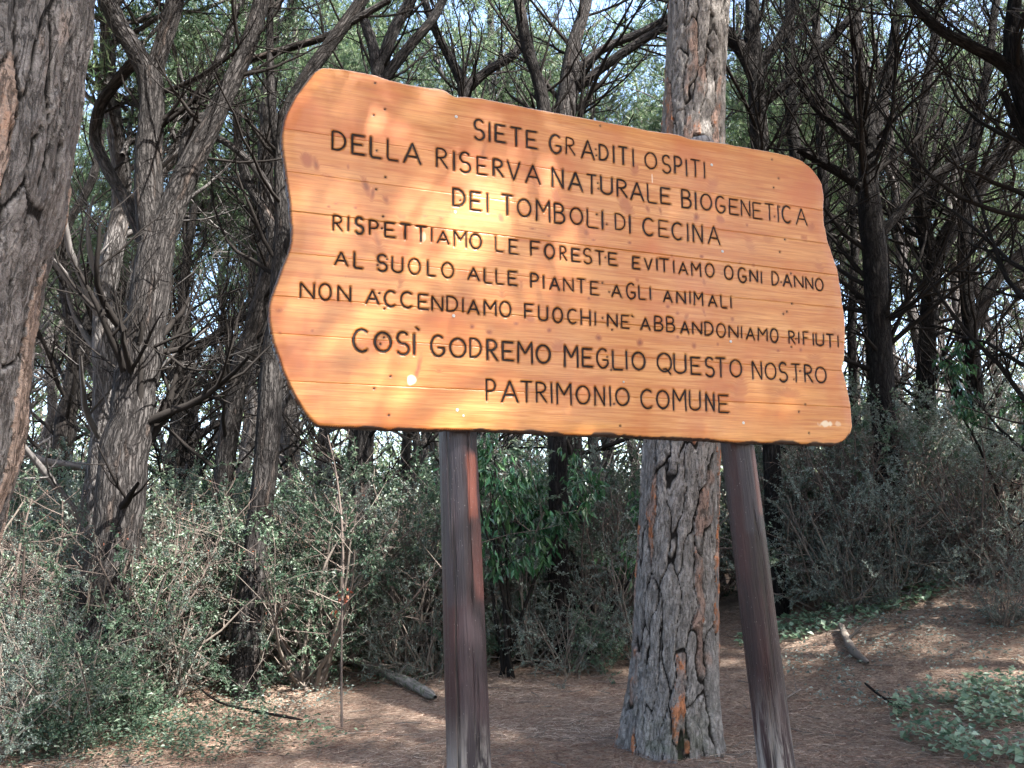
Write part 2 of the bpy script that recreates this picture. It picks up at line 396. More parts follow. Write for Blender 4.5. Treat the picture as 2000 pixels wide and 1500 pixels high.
# ---- glyphs (unit box, y up)
def arc(cx, cy, rx, ry, a0, a1, n=14):
    t = np.radians(np.linspace(a0, a1, n)); return [(cx+rx*math.cos(a), cy+ry*math.sin(a)) for a in t]
G = {
 'A': [[(0, 0), (.5, 1), (1, 0)], [(.2, .34), (.8, .34)]],
 'B': [[(0, 0), (0, 1)], [(0, 1)]+arc(.45, .77, .42, .23, 90, -90)+[(0, .54)], [(0, .54)]+arc(.5, .27, .5, .27, 90, -90)+[(0, 0)]],
 'C': [arc(.56, .5, .56, .5, 52, 308, 22)],
 'D': [[(0, 0), (0, 1)], [(0, 1)]+arc(.3, .5, .7, .5, 85, -85, 18)+[(0, 0)]],
 'E': [[(.95, 1), (0, 1), (0, 0), (1, 0)], [(0, .5), (.78, .5)]],
 'F': [[(1, 1), (0, 1), (0, 0)], [(0, .52), (.8, .52)]],
 'G': [arc(.54, .5, .54, .5, 52, 330, 24)+[(.98, .42), (.55, .42)]],
 'H': [[(0, 0), (0, 1)], [(1, 0), (1, 1)], [(0, .5), (1, .5)]],
 'I': [[(.5, 0), (.5, 1)]],
 'L': [[(0, 1), (0, .12), (.12, 0), (1, 0)]],
 'M': [[(0, 0), (0.02, 1), (.5, .45), (.98, 1), (1, 0)]],
 'N': [[(0, 0), (0, 1), (1, 0), (1, 1)]],
 'O': [arc(.5, .5, .5, .5, 90, 450, 28)],
 'Q': [arc(.5, .54, .5, .46, 90, 450, 28), [(.45, .2), (.62, .22), (.95, -.05)]],
 'P': [[(0, 0), (0, 1)], [(0, 1)]+arc(.4, .72, .58, .28, 88, -88, 14)+[(0, .44)]],
 'R': [[(0, 0), (0, 1)], [(0, 1)]+arc(.35, .75, .55, .25, 88, -88, 14)+[(0, .5)], [(.3, .5), (1, 0)]],
 'S': [arc(.5, .74, .46, .26, 35, 250, 14)+arc(.5, .25, .5, .25, 75, -150, 16)],
 'T': [[(0, 1), (1, 1)], [(.5, 1), (.5, 0)]],
 'U': [[(0, 1), (0, .25)]+arc(.5, .25, .5, .25, 180, 360, 12)+[(1, 1)]],
 'V': [[(0, 1), (.5, 0), (1, 1)]],
 "'": [[(0, 1), (1, 0)]],
}
CR = {'A': (560, 220), 'B': (920, 220), 'C': (1280, 280), 'D': (560, 460), 'E': (920, 500), 'F': (1280, 560)}
TXT = """B:S 25 135 60 270,I 175 190 92 282,E 235 345 115 290,T 385 500 140 330,E 540 655 175 350,G 765 885 210 400,R 925 1020 240 410,A 1075 1210 265 455,D 1250 1345 310 470,I 1385 1405 315 495,T 1440 1535 330 510,I 1575 1595 350 525,O 1695 1820 385 552,S 1865 1955 410 595
C:P 185 265 125 300,I 295 315 150 320,T 345 440 155 330,I 470 492 178 342
A:D 440 580 180 370,E 635 770 215 410,L 815 930 235 445,L 980 1095 260 470,A 1140 1315 295 500,R 1460 1575 345 540,I 1625 1645 372 570,S 1685 1800 380 590
B:E 55 165 430 610,R 215 320 450 625,V 350 485 470 665,A 530 680 505 695,N 790 905 540 735,A 950 1095 575 765,T 1130 1230 600 795,U 1265 1385 620 800,R 1425 1530 650 825,A 1555 1690 675 860,L 1720 1820 695 885,E 1850 1955 730 895
C:B 255 355 450 635,I 385 405 470 645,O 440 555 490 655,G 585 685 510 685,E 720 820 540 700,N 835 930 550 715,E 950 1045 575 740,T 1070 1160 585 755,I 1190 1210 600 770,C 1235 1330 605 780,A 1370 1485 630 800
A:D 1620 1745 740 920,E 1790 1905 770 960,I 1950 1970 785 978
B:T 300 410 800 1005,O 450 590 840 1020,M 635 775 850 1065,B 810 920 885 1085,O 965 1095 925 1095,L 1130 1245 940 1130,I 1275 1295 955 1142,D 1405 1510 985 1150,I 1545 1560 1000 1180,C 1675 1790 1025 1205,E 1830 1935 1050 1220
C:C 160 270 770 945,I 310 325 780 960,N 365 465 790 970,A 510 635 805 990
A:R 450 550 1000 1160,I 595 610 1010 1160,S 665 755 1015 1190,P 805 900 1045 1200,E 955 1065 1070 1220,T 1105 1210 1080 1240,T 1260 1365 1105 1265,I 1410 1422 1125 1262,A 1465 1590 1155 1285,M 1630 1760 1155 1315,O 1785 1905 1180 1335
B:L 235 320 1210 1360,E 370 465 1235 1385,F 580 680 1250 1400,O 715 820 1280 1430,R 865 940 1300 1445,E 980 1075 1325 1460,S 1095 1185 1320 1480,T 1210 1305 1345 1485,E 1340 1435 1365 1495
E:E 1575 1660 5 130,V 1690 1775 20 140,I 1810 1825 20 140
C:T 35 140 1120 1255,I 175 188 1140 1265,A 225 320 1160 1280,M 350 450 1160 1300,O 485 580 1170 1310,O 670 765 1190 1335,G 805 895 1210 1365,N 920 1005 1235 1355,I 1030 1045 1250 1370,D 1135 1210 1250 1390,A 1245 1335 1275 1400,N 1355 1450 1290 1410,N 1465 1545 1305 1425,O 1560 1645 1315 1445
D:A 465 600 155 295,L 655 745 160 325,S 880 985 180 355,U 1025 1140 205 365,O 1185 1310 220 385,L 1370 1455 245 400,O 1510 1635 260 420,A 1765 1885 310 440
E:L 125 210 120 270,L 240 325 130 280,E 360 460 145 290,P 580 665 165 315,I 705 717 185 320,A 765 870 205 335,N 900 1005 215 350,T 1035 1120 220 365,E 1165 1255 245 385,A 1370 1475 280 405,G 1515 1610 260 425,L 1635 1710 285 430,I 1745 1758 300 430,A 1875 1970 335 455
F:N 205 300 45 165,I 335 345 45 165,M 375 470 50 185,A 515 605 80 195,L 635 705 80 210,I 735 745 90 210
D:N 130 275 460 615,O 310 440 465 635,N 495 630 490 645,A 770 905 530 670,C 950 1070 535 700,C 1110 1235 545 710,E 1280 1390 570 725,N 1415 1530 590 740,D 1560 1675 590 745,I 1715 1730 610 750,A 1765 1885 630 770
E:M 125 250 435 585,O 275 395 440 600,F 520 615 465 615,U 655 755 485 635,O 795 900 500 655,C 940 1040 515 665,H 1070 1170 525 680,I 1208 1220 545 680,N 1330 1435 565 695,E 1465 1555 575 710,' 1562 1592 575 602,A 1655 1755 600 725,B 1790 1880 585 735,B 1905 1995 590 745
F:A 245 335 340 460,N 360 460 345 465,D 480 570 340 480,O 595 690 355 500,N 715 815 380 500,I 837 850 385 505,A 885 975 400 520,M 1000 1100 400 530,O 1120 1205 405 550,R 1300 1370 430 560,I 1395 1410 440 555,F 1440 1500 435 570,I 1538 1550 450 570,U 1565 1650 455 580,T 1670 1745 460 595,I 1780 1792 475 590
D:C 645 805 910 1140,O 855 1025 940 1140,S 1070 1200 935 1170,I 1238 1255 955 1170,' 1258 1300 893 928,G 1405 1545 970 1185,O 1590 1755 1000 1195,D 1785 1905 1000 1195
E:R 155 265 815 1025,E 305 425 835 1025,M 455 605 835 1050,O 635 780 865 1050,M 910 1050 870 1090,E 1085 1195 900 1085,G 1225 1345 900 1100,L 1380 1490 920 1115,I 1510 1530 920 1110,O 1570 1705 935 1115,Q 1815 1965 945 1150
F:U 180 305 655 850,E 345 450 685 860,S 485 580 685 885,T 590 690 690 885,O 725 850 710 885,N 945 1045 725 910,O 1070 1185 740 910,S 1205 1295 735 935,T 1330 1420 750 935,R 1455 1540 760 935,O 1560 1675 780 945
E:P 145 245 1200 1420,A 295 465 1215 1435,T 485 605 1220 1435,R 635 745 1230 1435,I 775 800 1235 1440,M 835 985 1235 1455,O 1025 1165 1265 1450,N 1205 1310 1270 1465,I 1350 1370 1270 1470,O 1410 1550 1285 1465,C 1655 1780 1300 1495
F:O 10 140 1010 1195,M 170 305 1000 1215,U 330 445 1015 1210,N 490 580 1035 1220,E 615 725 1055 1235"""
STROKES = []     # (char, [polyline arrays in uv], halfwidth)
for line in TXT.split('\n'):
    k, rest = line.split(':', 1); ox, oy = CR[k]
    for it in rest.split(','):
        ch, a, b, c, d = it.split(' '); a, b, c, d = float(a), float(b), float(c), float(d)
        inset = 7
        xl, xr, yt, yb = ox+(a+inset)/5, ox+(b-inset)/5, oy+(c+inset)/5, oy+(d-inset)/5
        xm = (xl+xr)/2
        T = UV(xm, yt); Bt = UV(xm, yb); hw = 0.5*(UV(xr, (yt+yb)/2)[0]-UV(xl, (yt+yb)/2)[0])
        um = 0.5*(T[0]+Bt[0])
        # keep the slight slant of hand carving
        sl_ = (T[0]-Bt[0])
        pls = []
        for pl in G[ch]:
            q = np.array(pl, float)
            sl2 = 0.0 if ch != "'" else 0.0
            u = um + (q[:, 0]-0.5)*2*hw + sl_*(q[:, 1]-0.5)*0.6; v = Bt[1]+(T[1]-Bt[1])*q[:, 1]
            pls.append(np.stack([u, v], 1))
        big = (d-c) > 170
        STROKES.append((ch, pls, (0.0028 if big else 0.0023)*random.uniform(0.85, 1.2)))

def dense(pl, step=0.004):
    dd = np.concatenate([[0], np.cumsum(np.linalg.norm(np.diff(pl, axis=0), axis=1))])
    n = max(2, int(dd[-1]/step)+1); s = np.linspace(0, dd[-1], n)
    return np.stack([np.interp(s, dd, pl[:, 0]), np.interp(s, dd, pl[:, 1])], 1)

# ---- holes, knots
HOLES = [(733,162),(752,213),(730,224),(736,294),(753,346),(735,370),(748,423),(746,446),(899,392),(1173,245),(1164,291),(1165,303),(1168,357),(1169,368),(1166,419),(1185,438),(1183,503),(1508,311),(1521,348),(1511,366),(1523,404),(1513,423),(1533,468),(1523,492),(1545,534),(1526,551),(738,518),(756,506),(741,573),(751,603),(743,672),(750,659),(763,735),(731,759),(759,811),(1177,552),(1190,570),(1177,621),(1196,644),(1194,722),(1186,697),(1200,789),(1211,832),(1547,593),(1530,613),(1537,609),(1555,662),(1546,677),(1563,725),(1551,741),(1573,790),(1560,804),(1580,846)]
KNOTS = [(600,312,9,13,.9,.4),(617,322,5,12,.8,.4),(638,344,10,3,.6,0),(715,365,6,16,.8,.6),(728,378,4,12,.8,-.3),(753,390,5,7,.7,.5),(680,325,2,5,.6,.3),(737,470,6,22,.4,.5),(745,502,10,10,.35,.4),(943,300,5,22,.55,-.5),(1050,352,10,14,.4,.5),(1087,385,8,12,.7,.5),(1240,332,8,11,.8,-.2),(1222,402,12,18,.75,.7),(1265,408,4,8,.6,.3),(1290,412,3,8,.6,.3),(1360,424,6,8,.9,-.3),(1407,428,9,8,.9,.4),(1392,362,12,16,.5,-.7),(1340,330,16,18,.25,0),(1584,444,9,9,.7,0),(1571,467,8,7,.6,0),(1500,467,14,7,.5,0),(1465,478,10,16,.4,.6),(978,425,5,8,.8,.3),(1145,455,5,6,.6,0),(785,426,7,6,.5,0),(830,422,4,2,.7,0),(862,427,4,2,.7,0),(642,404,3,2,.8,0),(656,398,4,1.5,.8,0),(694,406,3,2,.8,0),(1040,447,6,2,.7,0),(1072,461,3,2,.7,0),(1159,469,4,2,.8,0),(1230,474,4,3,.9,0),(1312,500,3,3,.7,0),(1370,501,4,3,.9,0),(1445,513,4,3,.6,0),(1472,518,4,3,.6,0),(1459,440,3,4,.8,0),(817,718,4,20,.9,-.45),(802,745,8,12,.2,-.3),(780,560,5,14,.4,-.6),(922,638,4,4,.9,0),(955,649,6,4,.95,0),(1008,632,4,3,.9,0),(1073,645,4,4,.95,0),(1037,622,8,7,.8,.4),(1170,660,6,6,.9,0),(1250,669,6,7,.9,0),(1324,658,4,3,.9,0),(1356,675,5,6,.85,0),(1402,672,3,3,.8,0),(1520,684,4,3,.9,0),(1564,683,4,4,.9,0),(1430,623,4,5,.8,0),(1375,610,3,8,.6,.5),(1340,620,5,7,.5,-.4),(1304,599,4,3,.8,0),(1323,612,4,3,.8,0),(1245,548,4,4,.5,0),(1150,583,4,3,.8,0),(1090,678,11,12,.6,-.6),(1445,765,15,26,.55,-.5),(1540,768,26,9,.6,0),(1590,703,18,10,.45,-.4),(1600,522,9,14,.4,.5),(1612,540,10,6,.4,0),(1215,772,10,10,.45,0),(700,678,9,6,.5,0),(610,646,3,3,.8,0),(545,606,5,4,.7,0),(547,650,3,3,.7,0),(858,725,5,3,.4,0),(780,710,3,3,.4,0),(718,700,4,4,.3,0),(1410,535,4,3,.3,0),(1630,650,6,8,.35,0),(1640,655,8,14,.3,0),(675,540,2,1,.7,0),(1450,210,1,1,.1,0),(980,575,5,9,.4,.2),(1018,558,3,8,.4,0),(925,590,3,6,.6,0),(1375,550,4,8,.6,.2)]
SEAMS_PX = [(600, 258), (600, 340), (600, 415), (600, 497), (600, 582), (600, 655), (600, 746)]
seam_v = sorted([UV(*p)[1] for p in SEAMS_PX])
vmin, vmax = OUTR[:, 1].min(), OUTR[:, 1].max(); umin, umax = OUTR[:, 0].min(), OUTR[:, 0].max()
bands = [vmin-0.01]+seam_v+[vmax+0.01]
hole_uv = np.array([UV(*h) for h in HOLES])
kn = [(UV(k[0], k[1]), k) for k in KNOTS]
mpp = np.linalg.norm(UV(1000, 500)-UV(1001, 500))
THK = 0.040

mw = NT('varnished_pine'); tc = mw.n('ShaderNodeTexCoord').outputs['Object']
tone = mw.attr('tone'); kno = mw.attr('knot'); cha = mw.attr('char'); pal = mw.attr('pale')
off = mw.n('ShaderNodeCombineXYZ'); mw.l(mw.math('MULTIPLY', tone, 37.0), off.inputs[0]); mw.l(mw.math('MULTIPLY', tone, 11.0), off.inputs[1]); mw.l(mw.math('MULTIPLY', kno, 0.020), off.inputs[2])
va = mw.n('ShaderNodeVectorMath', operation='ADD'); mw.l(tc, va.inputs[0]); mw.l(off.outputs[0], va.inputs[1]); vv = va.outputs[0]
g_low = mw.noise(mw.map(vv, (1.2, 1, 9)), 1.6, 3, 0.5, 0.6)
g_mid = mw.noise(mw.map(vv, (1.6, 1, 42)), 2.0, 4, 0.6, 0.8)
g_fin = mw.noise(mw.map(vv, (6, 1, 260)), 1.6, 3, 0.6, 0.3)
c = mw.mix(mw.ramp(g_low, [(0.3, 0), (0.7, 1)]), (0.64, 0.305, 0.090), (0.52, 0.195, 0.040))
c = mw.mix(mw.ramp(g_mid, [(0.42, 0), (0.66, 0.7)]), c, (0.40, 0.105, 0.016))
c = mw.mix(mw.ramp(g_fin, [(0.45, 0), (0.7, 0.5)]), c, (0.31, 0.085, 0.018))
c = mw.mix(mw.ramp(mw.noise(mw.map(vv, (3, 1, 3)), 1.3, 3, .5), [(0.48, 0), (0.68, 0.65)]), c, (0.42, 0.095, 0.012))
# wandering dark drying streaks
stk = mw.noise(mw.map(vv, (0.9, 1, 70)), 3.0, 5, 0.7, 0.4)
c = mw.mix(mw.ramp(stk, [(0.61, 0), (0.72, 0.55)]), c, (0.16, 0.06, 0.03))
wv = mw.n('ShaderNodeTexWave', wave_type='RINGS'); mw.l(mw.map(vv, (14, 1, 26)), wv.inputs['Vector']); wv.inputs['Scale'].default_value = 3.0; wv.inputs['Distortion'].default_value = 5.0; wv.inputs['Detail'].default_value = 2
kc = mw.mix(mw.math('MULTIPLY', wv.outputs['Fac'], 0.6), (0.28, 0.072, 0.018), (0.46, 0.14, 0.035))
c = mw.mix(kno, c, kc)
c = mw.mix(pal, c, (0.72, 0.60, 0.42))
c = mw.mix(cha, c, (0.022, 0.015, 0.012))
mw.b.inputs['Coat Weight'].default_value = 0.35; mw.b.inputs['Coat Roughness'].default_value = 0.22
hgt = mw.math('ADD', mw.math('MULTIPLY', g_fin, 0.35), mw.math('MULTIPLY', g_mid, 0.65))
M_WOOD = mw.fin(c, mw.mix(cha, mw.mix(g_mid, 0.36, 0.50), 0.8), mw.bump(hgt, 0.45, 0.0015), 0.35)
ml = NT('scorched_groove'); tcl = ml.n('ShaderNodeTexCoord').outputs['Object']
nl_ = ml.noise(tcl, 120, 4, 0.7); nl2 = ml.noise(tcl, 14, 3, 0.6)
M_LETTER = ml.fin(ml.mix(ml.ramp(nl2, [(0.52, 0), (0.75, 0.6)]), ml.mix(nl_, (0.005, 0.004, 0.004), (0.022, 0.014, 0.012)), (0.045, 0.042, 0.046)), 0.5, ml.bump(nl_, 0.6, 0.002), 0.3)  # burnt strokes; the bluish grey patches are highlights put into the colour
mm = NT('screw_metal'); M_STEEL = mm.fin((0.55, 0.55, 0.53), 0.35); mm.b.inputs['Metallic'].default_value = 0.9

DX, DV = 0.0036, 0.0033
def stroke_dist(U, V, u0g, v0g, dx, dv):
    """distance field to strokes on the regular grid U,V"""
    D = np.full(U.shape, 9.0); HW = np.full(U.shape, 0.004)
    for ch, pls, hw in STROKES:
        for pl in pls:
            q = dense(pl, 0.003); pad = 0.012
            a, b = q.min(0)-pad; c_, d2 = q.max(0)+pad
            i0 = max(0, int((q[:, 0].min()-pad-u0g)/dx)); i1 = min(U.shape[1], int((q[:, 0].max()+pad-u0g)/dx)+2)
            j0 = max(0, int((q[:, 1].min()-pad-v0g)/dv)); j1 = min(U.shape[0], int((q[:, 1].max()+pad-v0g)/dv)+2)
            if i1 <= i0 or j1 <= j0: continue
            uu = U[j0:j1, i0:i1]; vv_ = V[j0:j1, i0:i1]
            dd = np.sqrt(((uu[..., None]-q[:, 0])**2+(vv_[..., None]-q[:, 1])**2).min(-1))
            sub = D[j0:j1, i0:i1]; m = dd < sub
            sub[m] = dd[m]; HW[j0:j1, i0:i1][m] = hw
    return D, HW
for bi in range(len(bands)-1):
    v0b, v1b = bands[bi]+0.0002, bands[bi+1]-0.0002
    nu = int((umax-umin+0.02)/DX)+2; nv = max(6, int(round((v1b-v0b)/DV)))
    us = umin-0.01+np.arange(nu)*DX; vs = np.linspace(v0b, v1b, nv+1); dv = vs[1]-vs[0]
    U, V = np.meshgrid(us, vs)
    pts = np.stack([U.ravel(), V.ravel()], 1)
    ins = inside(pts, OUTR[::2])
    dist, npnt, ni = near_poly(pts, OUTR)
    insg = ins.reshape(U.shape)
    cell = insg[:-1, :-1] | insg[:-1, 1:] | insg[1:, 1:] | insg[1:, :-1]
    # drop cells with only one inside corner to keep snapped quads healthy
    cnt = insg[:-1, :-1].astype(int)+insg[:-1, 1:]+insg[1:, 1:]+insg[1:, :-1]
    cell = cnt >= 2
    idg = np.arange(U.size).reshape(U.shape)
    Q = np.stack([idg[:-1, :-1], idg[:-1, 1:], idg[1:, 1:], idg[1:, :-1]], -1)[cell]
    if len(Q) == 0: continue
    P2 = pts.copy()
    outside = ~ins
    # snap outside verts, keep them inside the band
    P2[outside] = npnt[outside]
    P2[:, 1] = np.clip(P2[:, 1], v0b, v1b)
    dist = np.where(outside, 0, dist)
    D, HW = stroke_dist(U, V, us[0], vs[0], DX, dv); D = D.ravel(); HW = HW.ravel()
    # relief
    dep = np.zeros(len(pts))
    gw = HW+0.0017
    groove = 1-sstep(gw-0.0012, gw+0.0006, D)
    dep += 0.0065*groove
    hd = np.sqrt(((pts[:, None]-hole_uv[None])**2).sum(2)); hd_ = hd.min(1); hr = 0.0042
    dep += 0.007*(1-sstep(hr*0.4, hr, hd_))
    dse = np.minimum(pts[:, 1]-v0b, v1b-pts[:, 1])      # seam distance
    seamvar = 0.12+0.88*sstep(0.45, 0.75, vnoise(pts[:, 0]*3.1, np.full(len(pts), bi*7.3), seed=31))
    dep += 0.0008*(1-sstep(0, 0.003, dse))*seamvar
    dep += 0.007*(1-sstep(0, 0.009, dist))**2            # worn rounded rim
    dep += 0.0035*(1-sstep(0, 0.05, dist))*fbm(pts[:, 0]*9, pts[:, 1]*14, seed=6)
    dep += 0.0016*(fbm(pts[:, 0]*2.3+bi*5, pts[:, 1]*16, seed=12)-0.5)+0.0008*((bi*37) % 5-2)*0.5
    # attributes
    ch = 0.5*(1-sstep(gw-0.0012, gw+0.0002, D))
    ch = np.maximum(ch, 0.30*(1-sstep(gw, gw+0.006, D))*vnoise(pts[:, 0]*60, pts[:, 1]*60, seed=77))
    ch = np.maximum(ch, 1-sstep(hr*0.75, hr*1.15, hd_))
    ch = np.maximum(ch, 0.25*(1-sstep(hr, hr*2.6, hd_)))
    ch = np.maximum(ch, 0.13*(1-sstep(0.0002, 0.0020, dse))*seamvar)
    fb = fbm(pts[:, 0]*11, pts[:, 1]*11, seed=8)
    nu_ = OUTR[ni]
    tang = np.roll(OUTR, -2, 0)-np.roll(OUTR, 2, 0); nx = tang[:, 1]; nz = -tang[:, 0]
    ln_ = np.hypot(nx, nz)+1e-9; nx = nx/ln_; nz = nz/ln_
    # outline runs clockwise in px (right along the top), so outward normal = (-nx,-nz) on top
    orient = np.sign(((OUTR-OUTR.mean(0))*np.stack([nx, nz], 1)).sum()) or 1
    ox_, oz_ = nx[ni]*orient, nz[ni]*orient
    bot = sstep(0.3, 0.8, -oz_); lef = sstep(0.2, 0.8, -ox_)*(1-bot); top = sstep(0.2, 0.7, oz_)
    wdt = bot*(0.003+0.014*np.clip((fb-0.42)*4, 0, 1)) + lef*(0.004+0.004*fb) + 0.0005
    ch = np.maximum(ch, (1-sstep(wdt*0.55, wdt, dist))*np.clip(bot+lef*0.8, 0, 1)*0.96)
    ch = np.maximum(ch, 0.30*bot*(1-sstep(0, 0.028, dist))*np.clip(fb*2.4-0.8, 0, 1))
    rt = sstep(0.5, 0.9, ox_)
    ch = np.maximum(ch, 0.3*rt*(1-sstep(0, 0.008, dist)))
    kk = np.zeros(len(pts))
    for (ku, kv), k in [(a, b) for a, b in kn]:
        du = (pts[:, 0]-ku)/(k[2]*mpp*1.25); dvv = (pts[:, 1]-kv)/(k[3]*mpp*1.25)
        du = du + k[5]*dvv*(k[3]/k[2])*0.5
        rr = np.sqrt(du*du+dvv*dvv)+0.35*(vnoise(pts[:, 0]*70, pts[:, 1]*70, seed=41)-0.5)
        kk = np.maximum(kk, k[4]*1.0*(1-sstep(0.45, 1.25, rr)))
        if k[2] <= 6: ch = np.maximum(ch, 0.45*k[4]*(1-sstep(0.15, 0.6, rr)))
    pl_ = np.zeros(len(pts))
    for (px_, py_, a_, b_, s_) in [(803, 742, 8, 11, .9), (1611, 828, 16, 7, .85), (1637, 828, 8, 5, .4), (1274, 349, 1.6, 9, .8), (826, 462, 6, 14, .35)]:
        c0 = UV(px_, py_); rr = np.sqrt(((pts[:, 0]-c0[0])/(a_*mpp))**2+((pts[:, 1]-c0[1])/(b_*mpp))**2)+0.7*(vnoise(pts[:, 0]*90, pts[:, 1]*45, seed=2)-0.5)
        pl_ = np.maximum(pl_, s_*(1-sstep(0.7, 1.05, rr)))
    pl_ = np.maximum(pl_, 0.55*top*(1-sstep(0.001, 0.006, dist)))  # pale highlight of the top bevel, put into the colour
    # compact to used verts
    used, inv = np.unique(Q, return_inverse=True); Q = inv.reshape(-1, 4)
    vtx = np.stack([P2[used, 0], dep[used], P2[used, 1]], 1)
    n_f = len(vtx)
    # boundary -> sides and back
    E = np.concatenate([Q[:, [0, 1]], Q[:, [1, 2]], Q[:, [2, 3]], Q[:, [3, 0]]])
    key = np.sort(E, 1); kx = key[:, 0].astype(np.int64)*n_f+key[:, 1]
    uq, first, cn = np.unique(kx, return_index=True, return_counts=True)
    BE = E[first[cn == 1]]
    bv = np.unique(BE); mp_ = {int(b): i for i, b in enumerate(bv)}
    rings = [n_f+k*len(bv) for k in range(3)]
    ysets = [0.014, 0.028, THK]
    extra = []
    for k, yy in enumerate(ysets):
        e = vtx[bv].copy(); 
        bulge = 0.003*np.sin(math.pi*(k+1)/3.0)
        rimmask = dist[used][bv] < 0.003
        e[:, 1] = yy
        wob = (fbm(e[:, 0]*30, e[:, 2]*30+k*3, seed=15)-0.5)*0.006
        nx_, nz_ = ox_[used][bv], oz_[used][bv]
        e[rimmask, 0] += (nx_*(bulge+wob))[rimmask]; e[rimmask, 2] += (nz_*(bulge+wob))[rimmask]
        e[:, 2] = np.clip(e[:, 2], v0b, v1b)
        extra.append(e)
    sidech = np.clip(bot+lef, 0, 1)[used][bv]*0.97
    idx_of = np.zeros(n_f, int); idx_of[bv] = np.arange(len(bv))
    a_, b_ = BE[:, 0], BE[:, 1]; ia, ib = idx_of[a_], idx_of[b_]
    quads = [Q[:, ::1], np.stack([b_, a_, rings[0]+ia, rings[0]+ib], 1)]
    for k in range(2): quads.append(np.stack([rings[k]+ib, rings[k]+ia, rings[k+1]+ia, rings[k+1]+ib], 1))
    mb = MB()
    allv = np.concatenate([vtx]+extra)
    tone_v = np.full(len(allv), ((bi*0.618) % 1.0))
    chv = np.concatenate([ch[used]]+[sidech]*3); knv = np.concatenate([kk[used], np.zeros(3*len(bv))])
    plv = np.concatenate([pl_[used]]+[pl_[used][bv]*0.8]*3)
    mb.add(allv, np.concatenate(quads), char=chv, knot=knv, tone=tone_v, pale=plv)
    me = mb.mesh('plank', M_WOOD)
    o = bpy.data.objects.new('plank', me); COL.objects.link(o); o.parent = sign
    # simple back board face
    bx0, bx1 = vtx[:, 0].min()+0.03, vtx[:, 0].max()-0.03
    del mb

# letters: concave ribbons lying in the carved grooves
for ch, pls, hw in STROKES:
    mb = MB()
    for pl in pls:
        q = dense(pl, 0.005)
        n = len(q); tg = np.gradient(q, axis=0); tg /= np.linalg.norm(tg, axis=1, keepdims=True)+1e-9
        nn = np.stack([-tg[:, 1], tg[:, 0]], 1)
        wv_ = hw*(1+0.35*(vnoise(q[:, 0]*90, q[:, 1]*90, seed=9)-0.5))
        wv_[0] *= 0.75; wv_[-1] *= 0.75
        rows = []
        for s_, dy in ((-1, 0.0004), (-0.45, 0.0022), (0, 0.003), (0.45, 0.0022), (1, 0.0004)):
            p = q+nn*(wv_*s_)[:, None]
            rows.append(np.stack([p[:, 0], np.full(n, dy), p[:, 1]], 1))
        V = np.stack(rows, 1); idx = np.arange(n*5).reshape(n, 5)
        mb.add(V.reshape(-1, 3), np.stack([idx[:-1, :-1], idx[:-1, 1:], idx[1:, 1:], idx[1:, :-1]], -1))
    mb.build('carved_letter', M_LETTER, sign)

# screws
SCREWS = [(891,228),(889,414),(886,617),(893,801),(905,812),(1390,322),(1411,491),(1427,667),(1452,826),(1218,746)]
sm = MB(); th = np.arange(14)/14*2*math.pi
rings_ = [(0.0058, -0.0002), (0.0060, -0.0012), (0.0048, -0.0022), (0.0022, -0.0026), (0.0019, -0.0016), (0.0004, -0.0014)]
V = np.concatenate([np.stack([r_*np.cos(th), np.full(14, y_), r_*np.sin(th)], 1) for r_, y_ in rings_]); idx = np.arange(14*6).reshape(6, 14)
sm.add(V, np.stack([idx[:-1], np.roll(idx, -1, 1)[:-1], np.roll(idx, -1, 1)[1:], idx[1:]], -1))
sme = sm.mesh('screw', M_STEEL)
for s_ in SCREWS:
    uv_ = UV(*s_); o = bpy.data.objects.new('screw', sme); COL.objects.link(o); o.parent = sign; o.location = (uv_[0], 0.0005, uv_[1])
    if s_[0] == 905 or s_[0] == 1218: o.scale = (0.7, 1, 0.7)

# posts
mp = NT('stained_post'); tcp = mp.attr('buv', True)
gr = mp.noise(mp.map(tcp, (70, 70, 3.0)), 1.0, 5, 0.65, 0.3); bl = mp.noise(mp.map(tcp, (7, 7, 1.2)), 1.4, 4, 0.6)
c = mp.mix(gr, (0.005, 0.003, 0.004), (0.024, 0.013, 0.016))
c = mp.mix(mp.ramp(bl, [(0.42, 0), (0.72, 0.8)]), c, (0.050, 0.016, 0.016))
c = mp.mix(mp.attr('red'), c, mp.mix(gr, (0.09, 0.025, 0.018), (0.19, 0.06, 0.036)))
c = mp.mix(mp.attr('grey'), c, mp.mix(gr, (0.016, 0.016, 0.022), (0.062, 0.060, 0.072)))  # grey sheen on the post faces, laid into the colour by mask
wn = mp.noise(mp.map(tcp, (26, 26, 2.2)), 1.3, 5, 0.75, 0.6)
low = mp.attr('low')
wear = mp.math('MULTIPLY', mp.ramp(wn, [(0.44, 0), (0.54, 1)]), low)
c = mp.mix(wear, c, mp.mix(gr, (0.16, 0.145, 0.13), (0.40, 0.37, 0.34)))
dn = mp.noise(mp.map(tcp, (16, 16, 1.4), (3, 3, 3)), 1.5, 5, 0.7, 0.4)
c = mp.mix(mp.math('MULTIPLY', mp.ramp(dn, [(0.52, 0), (0.6, 0.9)]), low), c, (0.02, 0.013, 0.013))
sp = mp.n('ShaderNodeTexVoronoi'); mp.l(mp.map(tcp, (90, 90, 45)), sp.inputs['Vector']); sp.inputs['Scale'].default_value = 1.0
c = mp.mix(mp.ramp(sp.outputs['Distance'], [(0.06, 0.4), (0.12, 0.0)]), c, (0.3, 0.28, 0.27))
cr_ = mp.noise(mp.map(tcp, (34, 34, 0.8)), 1.2, 3, 0.6, 0.2)
c = mp.mix(mp.ramp(cr_, [(0.64, 0), (0.68, 0.9)]), c, (0.012, 0.008, 0.008))
